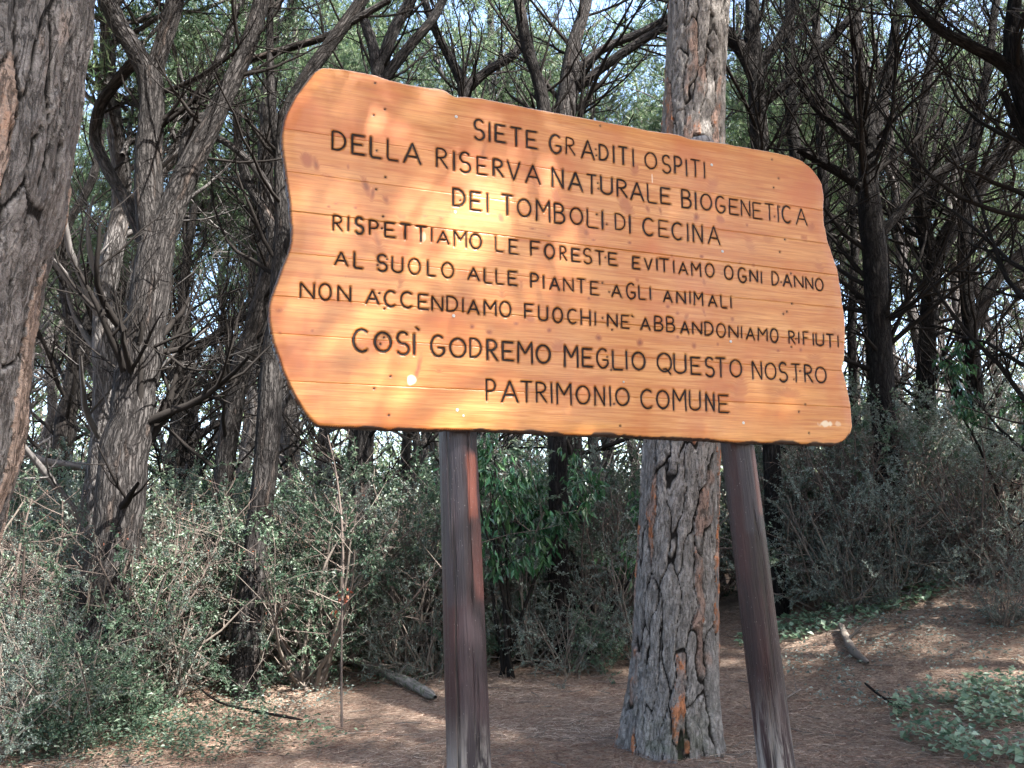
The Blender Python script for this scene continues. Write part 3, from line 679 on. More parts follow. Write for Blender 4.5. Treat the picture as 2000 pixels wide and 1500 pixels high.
M_POST = mp.fin(c, mp.mix(low, 0.42, 0.7), mp.bump(mp.math('ADD', gr, mp.ramp(cr_, [(0.6, 1.0), (0.68, 0.0)])), 1.0, 0.007), 0.35)
def post(line, rpx_top, rpx_bot, label, domed, red, grey):
    # line: two pixels of the axis; axis lies in a vertical plane 0.1 m behind the board face
    off = -(THK+0.066)
    a = UV(*line[0], off); b = UV(*line[1], off)
    ztop = a[1]; du = (a[0]-b[0])/(a[1]-b[1])
    zs = np.linspace(-0.3, ztop, 150); rt_, rb_ = pr(rpx_top, P0), pr(rpx_bot, P0)
    rt_ *= 1.04; rb_ *= 1.04
    S = 72; th = np.arange(S)/S*2*math.pi
    mb = MB()
    zz, tt = np.meshgrid(zs, th, indexing='ij')
    rr = rt_+(rb_-rt_)*np.clip((ztop-zz)/(ztop-0.2), 0, 1)
    if domed:
        k = np.clip((ztop-zz)/0.05, 0, 1); rr = rr*np.sqrt(np.clip(1-(1-k)**2, 0.0004, 1))
    rr = rr*(1+0.03*(fbm(np.cos(tt)*1.6+5, np.sin(tt)*1.6, zz*1.3, o=2, seed=50)-0.5)*2 + 0.02*(fbm(np.cos(tt)*9+5, np.sin(tt)*9, zz*2.0, o=3, seed=51)-0.5))
    rr = rr - 0.0035*np.clip((np.cos(tt*9+0.5*np.sin(zz*2))-0.80)*5, 0, 1)*0.4
    # drying check (crack) facing left front
    x = a[0]+(zz-a[1])*du + rr*np.cos(tt); y = (THK+0.066)+rr*np.sin(tt)
    V = np.stack([x, y, zz], -1); idx = np.arange(V.shape[0]*S).reshape(-1, S)
    buv = np.stack([np.cos(tt)*0.06, np.sin(tt)*0.06, zz+ (3 if domed else 0)], -1)
    # sides: theta = -pi/2 faces camera
    def patch(t0, t1, z0, z1, soft=0.08):
        td = (tt+math.pi) % (2*math.pi)-math.pi
        n_ = 0.25*(vnoise(np.cos(tt)*9+7, np.sin(tt)*9+7, zz*9, seed=60)-0.5)
        return sstep(t0-soft, t0+soft, td+n_)*(1-sstep(t1-soft, t1+soft, td+n_))*sstep(z0-0.01, z0+0.01, zz+n_*0.05)*(1-sstep(z1-0.02, z1+0.02, zz))
    rd = 0; gy = 0
    for p_ in red: rd = np.maximum(rd, patch(*p_[:4])*p_[4])
    for p_ in grey: gy = np.maximum(gy, patch(*p_[:4])*p_[4])
    low = 1-sstep(0.62, 1.02, zz)
    if domed: low = np.maximum(low*0.85, sstep(ztop-0.06, ztop-0.04, zz))
    mb.add(V.reshape(-1, 3), np.stack([idx[:-1], np.roll(idx, -1, 1)[:-1], np.roll(idx, -1, 1)[1:], idx[1:]], -1), [[idx[-1, 0], idx[-1, i], idx[-1, i+1]] for i in range(1, S-1)],
           buv=buv.reshape(-1, 3), red=np.broadcast_to(rd, zz.shape).ravel(), grey=np.broadcast_to(gy, zz.shape).ravel(), low=low.ravel())
    return mb.build('post', M_POST, sign, label=label)
def zof(px, py): return UV(px, py, -(THK+0.066))[1]
post([(884, 560), (916, 1500)], 35, 43, 'left post, purple brown with a worn red strip', False,
     [(-1.42, -0.75, zof(905, 1015), zof(900, 890), 0.95), (-1.3, -0.3, zof(905, 1170), zof(905, 1020), 0.25)], [(-2.7, -1.7, zof(905, 1180), 3.0, 0.42), (-2.2, -0.6, 0.55, zof(905, 1185), 0.25)])
post([(1366, 266), (1517, 1500)], 34, 39, 'right leaning post, dark with grey sheen and red streak', True,
     [(-1.35, -0.75, zof(1465, 1005), zof(1450, 880), 0.8)], [(-2.25, -1.2, zof(1460, 1040), 3.0, 0.5), (-1.9, -0.7, 0.2, zof(1480, 1200), 0.22)])
# cross batten behind the board would be hidden; none built

# ================================================================== HERO BARK TRUNKS
def hero_bark(name, ctrl, K, S, cs, ct, amp, mat, parent, seed, flare=None, tdens=None, bumps=(), wx_=0.5, flk_a=0.7):
    """ctrl rows: x,y,z,r ; returns object"""
    C = resample(ctrl, K) if tdens is None else resample(ctrl, 400)
    if tdens is not None:
        s = np.linspace(0, 1, 400); t = np.interp(np.linspace(0, 1, K), *tdens[::-1])
        C = np.stack([np.interp(t, s, C[:, i]) for i in range(4)], 1)
    pth = C[:, :3]; rad = C[:, 3]
    tan = np.gradient(pth, axis=0); tan /= np.linalg.norm(tan, axis=1, keepdims=True)
    a = np.cross(tan, [0, 1, 0]); a /= np.linalg.norm(a, axis=1, keepdims=True); b = np.cross(tan, a)
    L = np.concatenate([[0], np.cumsum(np.linalg.norm(np.diff(pth, axis=0), axis=1))])
    th = np.arange(S)/S*2*math.pi
    LL, TT = np.meshgrid(L, th, indexing='ij'); RR = np.broadcast_to(rad[:, None], LL.shape)
    r0_ = float(np.median(rad)); circ = 2*math.pi*r0_; ns = max(4, int(round(circ/cs)))
    sx = TT/(2*math.pi)*ns; ty = LL/ct
    cx, sy_ = np.cos(TT)*r0_, np.sin(TT)*r0_
    sxw = sx + wx_*(fbm(cx*9, sy_*9, LL*4, o=4, seed=seed)-0.5)*2 + 0.9*(vnoise(cx*4, sy_*4, LL*1.2, seed=seed+9)-0.5)
    tyw = ty + 0.5*(fbm(cx*11+9, sy_*11, LL*4, o=2, seed=seed+1)-0.5)*2
    ci = np.floor(sxw).astype(np.int64); cj = np.floor(tyw).astype(np.int64)
    F1 = np.full(LL.shape, 9.0); F2 = np.full(LL.shape, 9.0); ID = np.zeros(LL.shape)
    for di in (-1, 0, 1):
        for dj in (-1, 0, 1):
            i = ci+di; j = cj+dj; im = np.mod(i, ns)
            px_ = i+0.5+0.8*(hsh(im, j, 0, seed)-0.5)*0.9; py_ = j+0.5+0.9*(hsh(im, j, 1, seed)-0.5)
            dd = np.sqrt((sxw-px_)**2+(tyw-py_)**2*0.7)
            idv = hsh(im, j, 2, seed)
            closer = dd < F1
            F2 = np.where(closer, F1, np.minimum(F2, dd)); ID = np.where(closer, idv, ID); F1 = np.where(closer, dd, F1)
    e = F2-F1
    cw = 0.03+0.10*vnoise(cx*14, sy_*14, LL*3.5, seed=seed+30)
    plate = sstep(cw*0.25, cw, e + 0.05*(fbm(cx*60, sy_*60, LL*30, o=2, seed=seed+31)-0.5))
    # flaky second layer
    fl = np.clip((fbm(cx*26+ID*9, sy_*26, LL*10+ID*31, o=4, seed=seed+4)-0.5)*1.7+0.5, 0, 1); f8 = fl*8; flk = (np.floor(f8)+sstep(0.0, 0.25, f8-np.floor(f8)))/8
    h = amp*(plate*(0.75+0.5*ID) + 0.0) + amp*flk_a*(flk-0.5)*plate + amp*0.25*(fbm(cx*70, sy_*70, LL*40, o=2, seed=seed+5)-0.5)
    rr = RR + h
    if flare is not None: rr = rr + flare(LL, TT)
    V = pth[:, None, :] + rr[..., None]*(a[:, None, :]*np.cos(TT)[..., None]+b[:, None, :]*np.sin(TT)[..., None])
    for (bp, br, bh) in bumps:
        dd = np.linalg.norm(V-np.asarray(bp)[None, None], axis=2); nn = V-pth[:, None, :]; nn /= np.linalg.norm(nn, axis=2, keepdims=True)
        V = V+nn*(bh*np.exp(-(dd/br)**2)*(0.7+0.6*np.sin(dd/br*9)))[..., None]
    idx = np.arange(K*S).reshape(K, S)
    mb = MB()
    buv = np.stack([cx, sy_, LL], -1)
    mb.add(V.reshape(-1, 3), np.stack([idx[:-1], np.roll(idx, -1, 1)[:-1], np.roll(idx, -1, 1)[1:], idx[1:]], -1).reshape(-1, 4),
           crack=(1-plate).ravel(), cell=(0.75*ID+0.25*flk).ravel(), fl=(fl).ravel(), buv=buv.reshape(-1, 3))
    return mb.build(name, mat, parent)
def hero_mat(name, greys, warm, orange, crack, t_w, t_o, moss=None):
    m = NT(name); uv = m.attr('buv', True); cr = m.attr('crack'); ce = m.attr('cell'); fl = m.attr('fl')
    fls = m.math('FRACT', m.math('MULTIPLY', fl, 8.0))
    n1 = m.noise(m.map(uv, (1, 1, .45)), 30, 6, 0.75); n2 = m.noise(m.map(uv, (1, 1, .5)), 3.2, 4, 0.6); n3 = m.noise(uv, 110, 4, 0.7)
    c = m.mix(m.ramp(n1, [(0.3, 0), (0.7, 1)]), greys[0], greys[1])
    c = m.mix(m.ramp(fl, [(0.3, 0.5), (0.7, 0.0)]), c, tuple(x*0.7 for x in greys[0]))
    c = m.mix(m.ramp(m.math('ADD', ce, m.math('MULTIPLY', m.math('SUBTRACT', n2, 0.5), 0.9)), [(t_w, 0), (t_w+0.12, 0.85)]), c, warm)
    c = m.mix(m.ramp(m.math('ADD', ce, m.math('MULTIPLY', m.math('SUBTRACT', n1, 0.5), 0.5)), [(t_o, 0), (t_o+0.05, 0.9)]), c, m.mix(n3, orange, tuple(x*1.5 for x in orange)))
    rn = m.noise(m.map(uv, (46, 46, 9)), 1.0, 5, 0.65, 0.8)
    e1 = m.ramp(m.math('ABSOLUTE', m.math('SUBTRACT', rn, 0.5)), [(0.0, 1.0), (0.035, 0.0)])
    c = m.mix(m.math('MULTIPLY', e1, m.ramp(n2, [(0.4, 0.1), (0.6, 0.6)])), c, crack)
    c = m.mix(m.ramp(n3, [(0.50, 0), (0.68, 0.6)]), c, tuple(x*0.45 for x in greys[0]))
    c = m.mix(m.ramp(fls, [(0.0, 0.4), (0.14, 0.0), (0.88, 0.0), (1.0, 0.2)]), c, tuple(x*0.5 for x in greys[0]))
    c = m.mix(m.ramp(cr, [(0.3, 0), (0.9, 1)]), c, crack)
    if moss:
        sx = m.n('ShaderNodeSeparateXYZ'); m.l(uv, sx.inputs[0])
        mm_ = m.math('MULTIPLY', m.ramp(sx.outputs[2], [(0.0, 1.0), (0.9, 0.0)]), m.ramp(m.noise(uv, 7, 4, .6), [(0.48, 0), (0.62, 0.8)]))
        c = m.mix(mm_, c, moss)
    return m.fin(c, 0.9, m.bump(m.math('SUBTRACT', m.math('ADD', n3, n1), e1), 1.0, 0.009), 0.2)
M_BARKC = hero_mat('bark_plated', ((0.15, 0.135, 0.125), (0.40, 0.37, 0.345)), (0.28, 0.18, 0.14), (0.33, 0.12, 0.05), (0.016, 0.013, 0.011), 0.72, 0.88, (0.05, 0.08, 0.03))
M_BARKL = hero_mat('bark_flaky', ((0.13, 0.118, 0.11), (0.40, 0.37, 0.345)), (0.40, 0.29, 0.225), (0.36, 0.22, 0.15), (0.014, 0.012, 0.011), 0.60, 0.92)

def foliage_tufts(mb, paths, n, g, L=(0.07, 0.12), W=0.007, per=9, spread=0.06):
    N, K, _ = paths.shape
    pi = g.integers(0, N, n); t = g.uniform(0.25, 1.0, n)*(K-1); i = np.minimum(t.astype(int), K-2); f = (t-i)[:, None]
    pos = paths[pi, i]*(1-f)+paths[pi, i+1]*f; tg = paths[pi, i+1]-paths[pi, i]; tg /= np.linalg.norm(tg, axis=1, keepdims=True)+1e-9
    pos = pos+g.normal(size=pos.shape)*spread
    tone = g.random(n)
    c = np.repeat(pos, per, 0); d = np.repeat(tg*0.7+np.array([0, 0, .35]), per, 0)+g.normal(size=(n*per, 3))*0.75
    needles(mb, c, d, g.uniform(*L, n*per), W, np.clip(np.repeat(tone, per)+g.normal(size=n*per)*0.12, 0, 1))

# ---- pine by the left edge (foreground)
edge = [(222,-160),(209,0),(190,150),(170,299),(150,420),(135,467),(110,560),(84,700),(66,880),(28,1010),(-4,1110),(-50,1260)]
YL = 2.25; rl = 0.235
ctrl = []
for (ex, ey) in edge:
    r_d = ray(ex-8, ey); az_ = math.atan2(r_d[0], r_d[1]); ra_ = math.asin((rl+0.026)/YL)
    ax_, ay_ = YL*math.sin(az_-ra_), YL*math.cos(az_-ra_); dt_ = math.sqrt(YL**2-rl**2)
    ctrl.append([ax_, ay_, CAM[2]+r_d[2]/math.hypot(r_d[0], r_d[1])*dt_, rl])
ctrl = ctrl[::-1]
lo = ctrl[0]; dlt = np.array(lo[:3])-np.array(ctrl[2][:3]); dlt /= abs(dlt[2])
ctrl.insert(0, [lo[0]+dlt[0]*(lo[2])*0.9, lo[1]+dlt[1]*(lo[2])*0.9, -0.15, 0.29]); 
hi = ctrl[-1]; ctrl += [[hi[0]+0.10, hi[1]+0.05, hi[2]+1.2, 0.20], [hi[0]+0.35, hi[1]+0.1, hi[2]+3.0, 0.15], [hi[0]+0.5, hi[1]+0.2, hi[2]+5.0, 0.07]]
treeL = thing('pine_tree', 'thick leaning pine with flaky grey bark right at the left edge of the picture', 'tree', (ctrl[0][0], ctrl[0][1], 0))
lo_ = np.array([ctrl[0][0], ctrl[0][1], 0, 0]); ctrlL = np.array(ctrl)-lo_
tot = ctrlL[:, 2]; 
tdL = (np.array([0, .07, .33, .42, 1.0]), np.array([0, .06, .86, .90, 1.0]))
kp = P(58, 440, YL-0.2)-lo_[:3]
hero_bark('trunk', ctrlL, 560, 250, 0.060, 0.34, 0.010, M_BARKL, treeL, 21, wx_=0.8, flk_a=1.5, tdens=(tdL[0], tdL[1]), bumps=[(kp, 0.05, 0.02)])
# crown of the left pine (above the frame)
def crown_for(parent, base, top, g, n1=14, spread=2.2, n3=160, tuft=1500, name='needle_crown', up=0.5, Lb=(1.2, 2.4)):
    base = np.asarray(base, float); top = np.asarray(top, float)
    trunk = resample(np.array([list(base)+[0.12], list((base+top)/2)+[0.10], list(top)+[0.05]]), 8)
    tp = trunk[None, :, :3]; tr = trunk[None, :, 3]
    a1, r1 = spawn(tp, tr, n1, g, 0.1, 1.0, (35, 75), Lb, up, 6, 0.55, 0.14, 0.02)
    a2, r2 = spawn(a1, r1, n1*5, g, 0.2, 1.0, (25, 65), (0.5, 1.3), 0.4, 5, 0.5, 0.15, 0.008)
    a3, r3 = spawn(a2, r2, n3, g, 0.3, 1.0, (20, 60), (0.25, 0.6), 0.4, 3, 0.5, 0.15, 0.005)
    mb = MB(); tubes(mb, a1, r1, 6); tubes(mb, a2, r2, 4); tubes(mb, a3, r3, 3); mb.build('crown_branch', M_BARKD, parent, kind='stuff')
    mb = MB(); foliage_tufts(mb, np.concatenate([a3]), tuft, g); foliage_tufts(mb, a2, tuft//2, g)
    mb.build(name, M_PINE, parent, smooth=False)
g = np.random.default_rng(3)
crown_for(treeL, ctrlL[-2][:3], ctrlL[-1][:3]+np.array([0, 0, 1.6]), g, up=1.0)

# ---- plated pine behind the sign
YC = 6.2
cc = [(1312,1500,92),(1312,1450,88),(1318,1300,80),(1320,1200,79),(1324,1050,76),(1329,900,74),(1338,600,66),(1352,300,61),(1358,150,58),(1366,0,58),(1372,-150,55)]
ctrl = []
for (x_, y_, r_) in cc:
    p = P(x_, y_, YC); rr_ = pr(r_, p); ctrl.append([p[0], p[1], p[2], rr_-0.02])
zb = float(gz(ctrl[0][0], YC)); ctrl.insert(0, [ctrl[0][0]-0.0, YC, ctrl[0][2]-0.35, ctrl[0][3]*1.08])
hi = ctrl[-1]; ctrl += [[hi[0]+0.1, hi[1], hi[2]+1.6, 0.16], [hi[0]+0.1, hi[1], hi[2]+3.2, 0.10]]
treeC = thing('pine_tree', 'straight pine with long grey bark plates standing just behind the sign', 'tree', (ctrl[1][0], YC, ctrl[1][2]))
loC = np.array([ctrl[1][0], YC, ctrl[1][2], 0]); ctrlC = np.array(ctrl)-loC
def flareC(LL, TT):
    k = np.exp(-np.clip(LL-0.1, 0, 9)/0.40)
    return k*(0.10+0.075*np.cos(TT*4+1.1)+0.045*np.cos(TT*7+2.0))
tdC = (np.array([0, .60, .70, 1.0]), np.array([0, .90, .94, 1.0]))
hero_bark('trunk', ctrlC, 680, 230, 0.088, 0.62, 0.020, M_BARKC, treeC, 33, flare=flareC, tdens=(tdC[0], tdC[1]))
g = np.random.default_rng(4)
crown_for(treeC, ctrlC[-3][:3], ctrlC[-1][:3]+np.array([0, 0, 1.0]), g, 16, 2.5, 200, 4500)

# ================================================================== MID PINES (drawn from their own paths)
def dead(pth, rad, g, n1, L1, t=(0.15, 0.95), n2f=5, n3f=3, up=0.45, ang=(45, 85), th=1.0):
    a1, r1 = spawn(pth, rad, n1, g, t[0], t[1], ang, L1, up, 7, 0.35, 0.13, 0.008*th, taper=0.25)
    a2, r2 = spawn(a1, r1, n1*n2f, g, 0.2, 1.0, (25, 70), (L1[0]*0.3, L1[1]*0.5), up*0.8, 5, 0.55, 0.14, 0.0045*th)
    a3, r3 = spawn(a2, r2, n1*n2f*n3f, g, 0.2, 1.0, (20, 60), (0.15, 0.5), 0.3, 3, 0.6, 0.15, 0.003*th)
    return (a1, r1), (a2, r2), (a3, r3)
def dead_each(pth, rad, g, n1, L1, t, mat, o, n2f=5, n3f=4, up=0.75, ang=(35, 75)):
    # every dead branch is an object of its own, with its twigs
    a1, r1 = spawn(pth, rad, n1, g, t[0], t[1], ang, L1, up, 8, 0.24, 0.13, 0.009, taper=0.3)
    a2, r2 = spawn(a1, r1, n1*n2f, g, 0.15, 1.0, (25, 65), (L1[0]*0.35, L1[1]*0.55), up*0.8, 5, 0.6, 0.14, 0.0045); p2 = spawn.pi
    a3, r3 = spawn(a2, r2, n1*n2f*n3f, g, 0.15, 1.0, (20, 60), (0.15, 0.55), 0.4, 4, 0.6, 0.18, 0.0030); p3 = p2[spawn.pi]
    for i in range(n1):
        mb = MB(); tubes(mb, a1[i:i+1], r1[i:i+1], 5); tubes(mb, a2[p2 == i], r2[p2 == i], 4); tubes(mb, a3[p3 == i], r3[p3 == i], 3)
        mb.build('dead_branch', mat, o)
def mid_tree(label, Y0, trunk, limbs=(), n1=22, L1=(0.7, 2.2), mat=None, g=None, crown=True, group=None, tw=(0.15, 0.95), tuft=1500, dY=0.0, cm=1.0, name='pine_tree', twm=None):
    mat = mat or M_BARK
    def conv(rows, y0, dy=0.0):
        out = []
        for i, r_ in enumerate(rows):
            yy = r_[3] if len(r_) > 3 else y0+dy*i
            p = P(r_[0], r_[1], yy); out.append([p[0], p[1], p[2], pr(r_[2]*(0.90 if y0 < 9 else 1.0), p)])
        return np.array(out)
    T = conv(trunk, Y0, dY)
    gx_, gy_ = T[0, 0], T[0, 1]; zg = float(gz(gx_, gy_))
    if T[0, 2] > zg-0.05: T = np.concatenate([[[T[0, 0]-(T[1, 0]-T[0, 0])*0.5, T[0, 1], min(zg, T[0, 2])-0.15, T[0, 3]*1.12]], T])
    base = np.array([T[0, 0], T[0, 1], zg, 0])
    o = thing(name, label, 'tree', base[:3], 0, group)
    T = T-base
    TT_ = resample(T, 34)
    jit = (vnoise(np.arange(34)*0.45, np.full(34, Y0), seed=int(Y0*10) % 50)-0.5)
    TT_[:, 0] += jit*TT_[:, 3]*0.5
    mb = MB(); tubes(mb, TT_[None, :, :3], TT_[None, :, 3]*(1+0.12*(vnoise(np.arange(34)*1.3, np.full(34, 3.3), seed=5)-0.5)), 14)
    mb.build('trunk', mat, o)
    allp = [TT_[None, :, :3]]; allr = [TT_[None, :, 3]]; ends = [TT_[-1]] if trunk[-1][1] <= 20 else []
    for lb in limbs:
        Lc = resample(conv(lb, Y0, 0.0)-base, 34)
        mb = MB(); tubes(mb, Lc[None, :, :3], Lc[None, :, 3], 10); mb.build('limb', mat, o)
        allp.append(Lc[None, :, :3]); allr.append(Lc[None, :, 3])
        if lb[-1][1] <= -20: ends.append(Lc[-1])
    pp = np.concatenate(allp); rr_ = np.concatenate(allr)
    dead_each(pp, rr_, g, int(n1*1.5), (L1[0], L1[1]*1.2), tw, twm or M_TWIG, o)
    if crown and ends:
        mb = MB()
        allb = []
        for e_ in ends:
            c0 = e_[:3]; top = c0+np.array([g.uniform(-.3, .3), g.uniform(-.3, .3), 1.6])
            tp = resample(np.array([list(c0)+[max(e_[3]*0.8, .03)], list(top)+[0.02]]), 6)
            a1, r1 = spawn(tp[None, :, :3], tp[None, :, 3], 10, g, 0, 1, (30, 80), (0.8, 2.0), 0.5, 6, 0.5, 0.15, 0.012)
            a2, r2 = spawn(a1, r1, 50, g, 0.2, 1, (20, 65), (0.4, 1.0), 0.4, 4, 0.5, 0.15, 0.006)
            allb.append(a2); tubes(mb, tp[None, :, :3], tp[None, :, 3], 8); tubes(mb, a1, r1, 5); tubes(mb, a2, r2, 3)
        mb.build('crown_branch', mat, o, kind='stuff')
        mb = MB(); foliage_tufts(mb, np.concatenate(allb), tuft*len(ends), g, L=(0.07, 0.12), W=0.006, per=10)
        mb.build('needle_crown', M_PINE, o, smooth=False)
    return o
g = np.random.default_rng(17)
mid_tree('grey pine forking into two thick limbs, right of the foreground trunk', 7.5,
    [(195,1300,58),(222,1050,52),(245,900,50),(262,780,47),(283,640,42),(300,530,40),(306,470,36)],
    [[(303,500,30),(292,400,30),(290,310,28),(297,200,26),(292,140,26)],
     [(292,150,24),(262,95,21),(230,45,20),(205,-20,19),(180,-120,16)],
     [(296,150,20),(318,85,18),(335,30,19),(352,-60,17),(360,-140,14)],
     [(305,500,30),(328,430,29),(362,345,27),(405,255,24),(445,175,20),(482,95,18),(508,10,17),(520,-80,15)],
     [(330,420,14),(358,330,14),(372,262,15),(395,230,13),(402,225,9)],
     [(283,480,13,7.6),(250,400,13,7.8),(205,320,13,8.0),(186,262,13,8.1),(194,212,12,8.0),(228,160,12,7.8),(270,112,12,7.55)]], n1=24, L1=(0.5, 1.6), g=g, tw=(0.4, 0.95))
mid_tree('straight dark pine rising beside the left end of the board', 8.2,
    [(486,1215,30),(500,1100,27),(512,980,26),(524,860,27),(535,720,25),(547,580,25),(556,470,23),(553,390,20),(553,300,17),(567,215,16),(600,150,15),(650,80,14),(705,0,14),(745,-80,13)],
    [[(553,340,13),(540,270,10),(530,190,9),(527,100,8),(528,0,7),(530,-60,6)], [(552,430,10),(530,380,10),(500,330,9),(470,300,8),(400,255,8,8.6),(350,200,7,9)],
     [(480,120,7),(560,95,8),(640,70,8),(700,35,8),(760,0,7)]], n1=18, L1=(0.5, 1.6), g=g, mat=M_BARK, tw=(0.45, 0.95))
mid_tree('slim crooked pine leaning right towards the straight dark trunk', 10.5,
    [(432,1010,19),(440,900,19),(452,820,20),(465,735,20),(488,655,18),(514,565,17),(538,485,15),(522,420,11),(487,365,10),(468,300,9),(463,220,8),(470,120,7),(480,0,6)], n1=24, L1=(0.6, 2.0), g=g)
mid_tree('pale thin pine seen behind the straight dark trunk, upper left of the board', 12,
    [(520,960,14),(520,700,14),(520,450,15),(521,300,15),(526,150,15),(534,20,13),(560,-70,12)], [[(530,60,10),(555,45,10),(570,10,9),(568,-60,8)]], n1=22, L1=(0.6, 2.0), g=g)
mid_tree('short many branched pine between the forked pine and the crooked one', 12.5,
    [(335,990,21),(342,900,20),(350,820,18),(352,740,16),(356,660,13),(362,580,10),(366,500,8),(380,400,6)],
    [[(345,880,10),(375,810,8),(410,755,7),(440,720,6)], [(352,720,12),(400,672,9),(450,635,8),(500,608,7)], [(350,760,9),(310,690,7),(280,640,6)]], n1=44, L1=(0.8, 2.4), g=g, mat=M_BARKD, tuft=300)
mid_tree('dark branched pine glimpsed between the edge trunk and the forked pine', 13,
    [(100,1000,20),(118,900,19),(135,800,19),(150,720,17),(165,650,14),(190,590,13),(203,570,12)],
    [[(150,720,14),(140,640,11),(125,560,9),(130,450,8),(180,350,8),(200,250,7)], [(160,680,10),(200,640,8),(235,600,7)]], n1=36, L1=(0.8, 2.4), g=g, mat=M_BARKD, tuft=300)
mid_tree('slender pine trunk under the board left of the left post', 11,
    [(706,1060,22),(708,960,20),(712,880,19),(720,700,17),(728,450,15),(740,150,13),(760,80,12),(800,0,11),(830,-90,9)],
    [[(742,170,14),(728,90,11),(705,20,10),(690,-60,9)], [(745,160,12),(800,90,10),(850,30,9),(880,-40,8)]], n1=26, L1=(0.6, 2.0), g=g)
mid_tree('pale leaning pine whose top shows over the middle of the board', 12,
    [(905,990,18),(905,800,16),(900,500,15),(900,250,14),(905,165,13),(880,120,9),(850,60,8),(820,-30,7)],
    [[(905,180,11),(950,140,9),(1010,100,9),(1030,70,7)]], n1=26, L1=(0.8, 2.2), g=g, mat=M_BARK)
mid_tree('bent dark pine stem showing above the board, left of the shaggy one', 9.5,
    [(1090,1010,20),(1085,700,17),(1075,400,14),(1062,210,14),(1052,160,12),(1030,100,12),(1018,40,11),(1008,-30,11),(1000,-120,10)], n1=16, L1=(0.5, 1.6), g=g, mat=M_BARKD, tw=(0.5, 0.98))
mid_tree('shaggy thick pine with a matted clump above the board', 11,
    [(1120,1000,24),(1112,700,22),(1108,400,22),(1105,210,22),(1112,150,20),(1122,80,13),(1140,20,12),(1150,-60,10)],
    [[(1108,190,9),(1180,130,9),(1245,85,9),(1300,50,8)], [(1110,150,9),(1180,95,8),(1260,60,8),(1330,20,7)]], n1=30, L1=(0.6, 2.2), g=g)
mid_tree('narrow pine close to the right of the plated trunk', 10.5,
    [(1512,1010,17),(1508,900,17),(1500,700,17),(1488,400,17),(1480,230,17),(1474,110,15),(1468,0,13),(1462,-90,12)],
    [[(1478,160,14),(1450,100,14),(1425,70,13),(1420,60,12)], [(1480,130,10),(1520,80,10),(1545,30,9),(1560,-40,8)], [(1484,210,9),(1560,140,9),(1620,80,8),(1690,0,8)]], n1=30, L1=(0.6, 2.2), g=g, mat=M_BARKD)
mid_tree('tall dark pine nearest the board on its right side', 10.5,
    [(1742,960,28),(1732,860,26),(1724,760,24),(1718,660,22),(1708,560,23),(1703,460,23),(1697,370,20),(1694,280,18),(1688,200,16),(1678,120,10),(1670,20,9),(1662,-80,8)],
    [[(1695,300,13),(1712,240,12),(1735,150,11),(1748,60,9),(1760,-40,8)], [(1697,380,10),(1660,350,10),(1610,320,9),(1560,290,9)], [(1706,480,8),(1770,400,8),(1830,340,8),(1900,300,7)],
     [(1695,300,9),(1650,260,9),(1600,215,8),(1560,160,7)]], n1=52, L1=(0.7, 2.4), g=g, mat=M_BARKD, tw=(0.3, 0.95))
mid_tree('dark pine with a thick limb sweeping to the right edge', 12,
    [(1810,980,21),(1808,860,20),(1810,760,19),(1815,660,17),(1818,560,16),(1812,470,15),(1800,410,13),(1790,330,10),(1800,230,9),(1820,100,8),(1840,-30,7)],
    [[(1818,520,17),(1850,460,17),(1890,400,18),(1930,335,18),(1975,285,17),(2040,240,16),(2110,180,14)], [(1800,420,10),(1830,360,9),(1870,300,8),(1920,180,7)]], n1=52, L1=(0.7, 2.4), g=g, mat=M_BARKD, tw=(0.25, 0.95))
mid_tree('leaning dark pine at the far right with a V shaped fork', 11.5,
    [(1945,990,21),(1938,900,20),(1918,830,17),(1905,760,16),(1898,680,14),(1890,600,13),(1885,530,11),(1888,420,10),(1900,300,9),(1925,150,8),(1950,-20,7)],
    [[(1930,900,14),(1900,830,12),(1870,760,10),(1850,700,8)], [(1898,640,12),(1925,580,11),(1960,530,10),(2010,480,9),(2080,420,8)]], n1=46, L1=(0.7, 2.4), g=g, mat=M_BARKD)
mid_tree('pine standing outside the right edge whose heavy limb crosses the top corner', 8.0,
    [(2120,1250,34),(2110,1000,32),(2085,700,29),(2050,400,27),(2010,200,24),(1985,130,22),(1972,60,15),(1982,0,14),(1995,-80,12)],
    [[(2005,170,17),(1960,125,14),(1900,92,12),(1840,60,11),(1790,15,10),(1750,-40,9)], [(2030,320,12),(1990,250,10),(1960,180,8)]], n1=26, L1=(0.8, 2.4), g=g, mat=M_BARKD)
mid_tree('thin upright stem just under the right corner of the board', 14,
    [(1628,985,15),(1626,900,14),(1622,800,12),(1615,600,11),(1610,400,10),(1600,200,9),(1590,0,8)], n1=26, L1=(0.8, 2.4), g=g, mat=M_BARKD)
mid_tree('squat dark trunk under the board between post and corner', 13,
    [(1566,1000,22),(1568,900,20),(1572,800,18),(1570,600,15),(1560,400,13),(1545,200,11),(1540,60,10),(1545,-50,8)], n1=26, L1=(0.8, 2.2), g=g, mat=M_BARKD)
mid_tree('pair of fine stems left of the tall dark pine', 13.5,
    [(1675,985,8),(1672,900,8),(1668,800,8),(1664,650,8),(1668,500,7),(1660,300,6),(1650,100,6)], [[(1678,940,8),(1690,860,8),(1700,780,7),(1690,600,6)]], n1=24, L1=(0.8, 2.2), g=g, mat=M_BARKD)

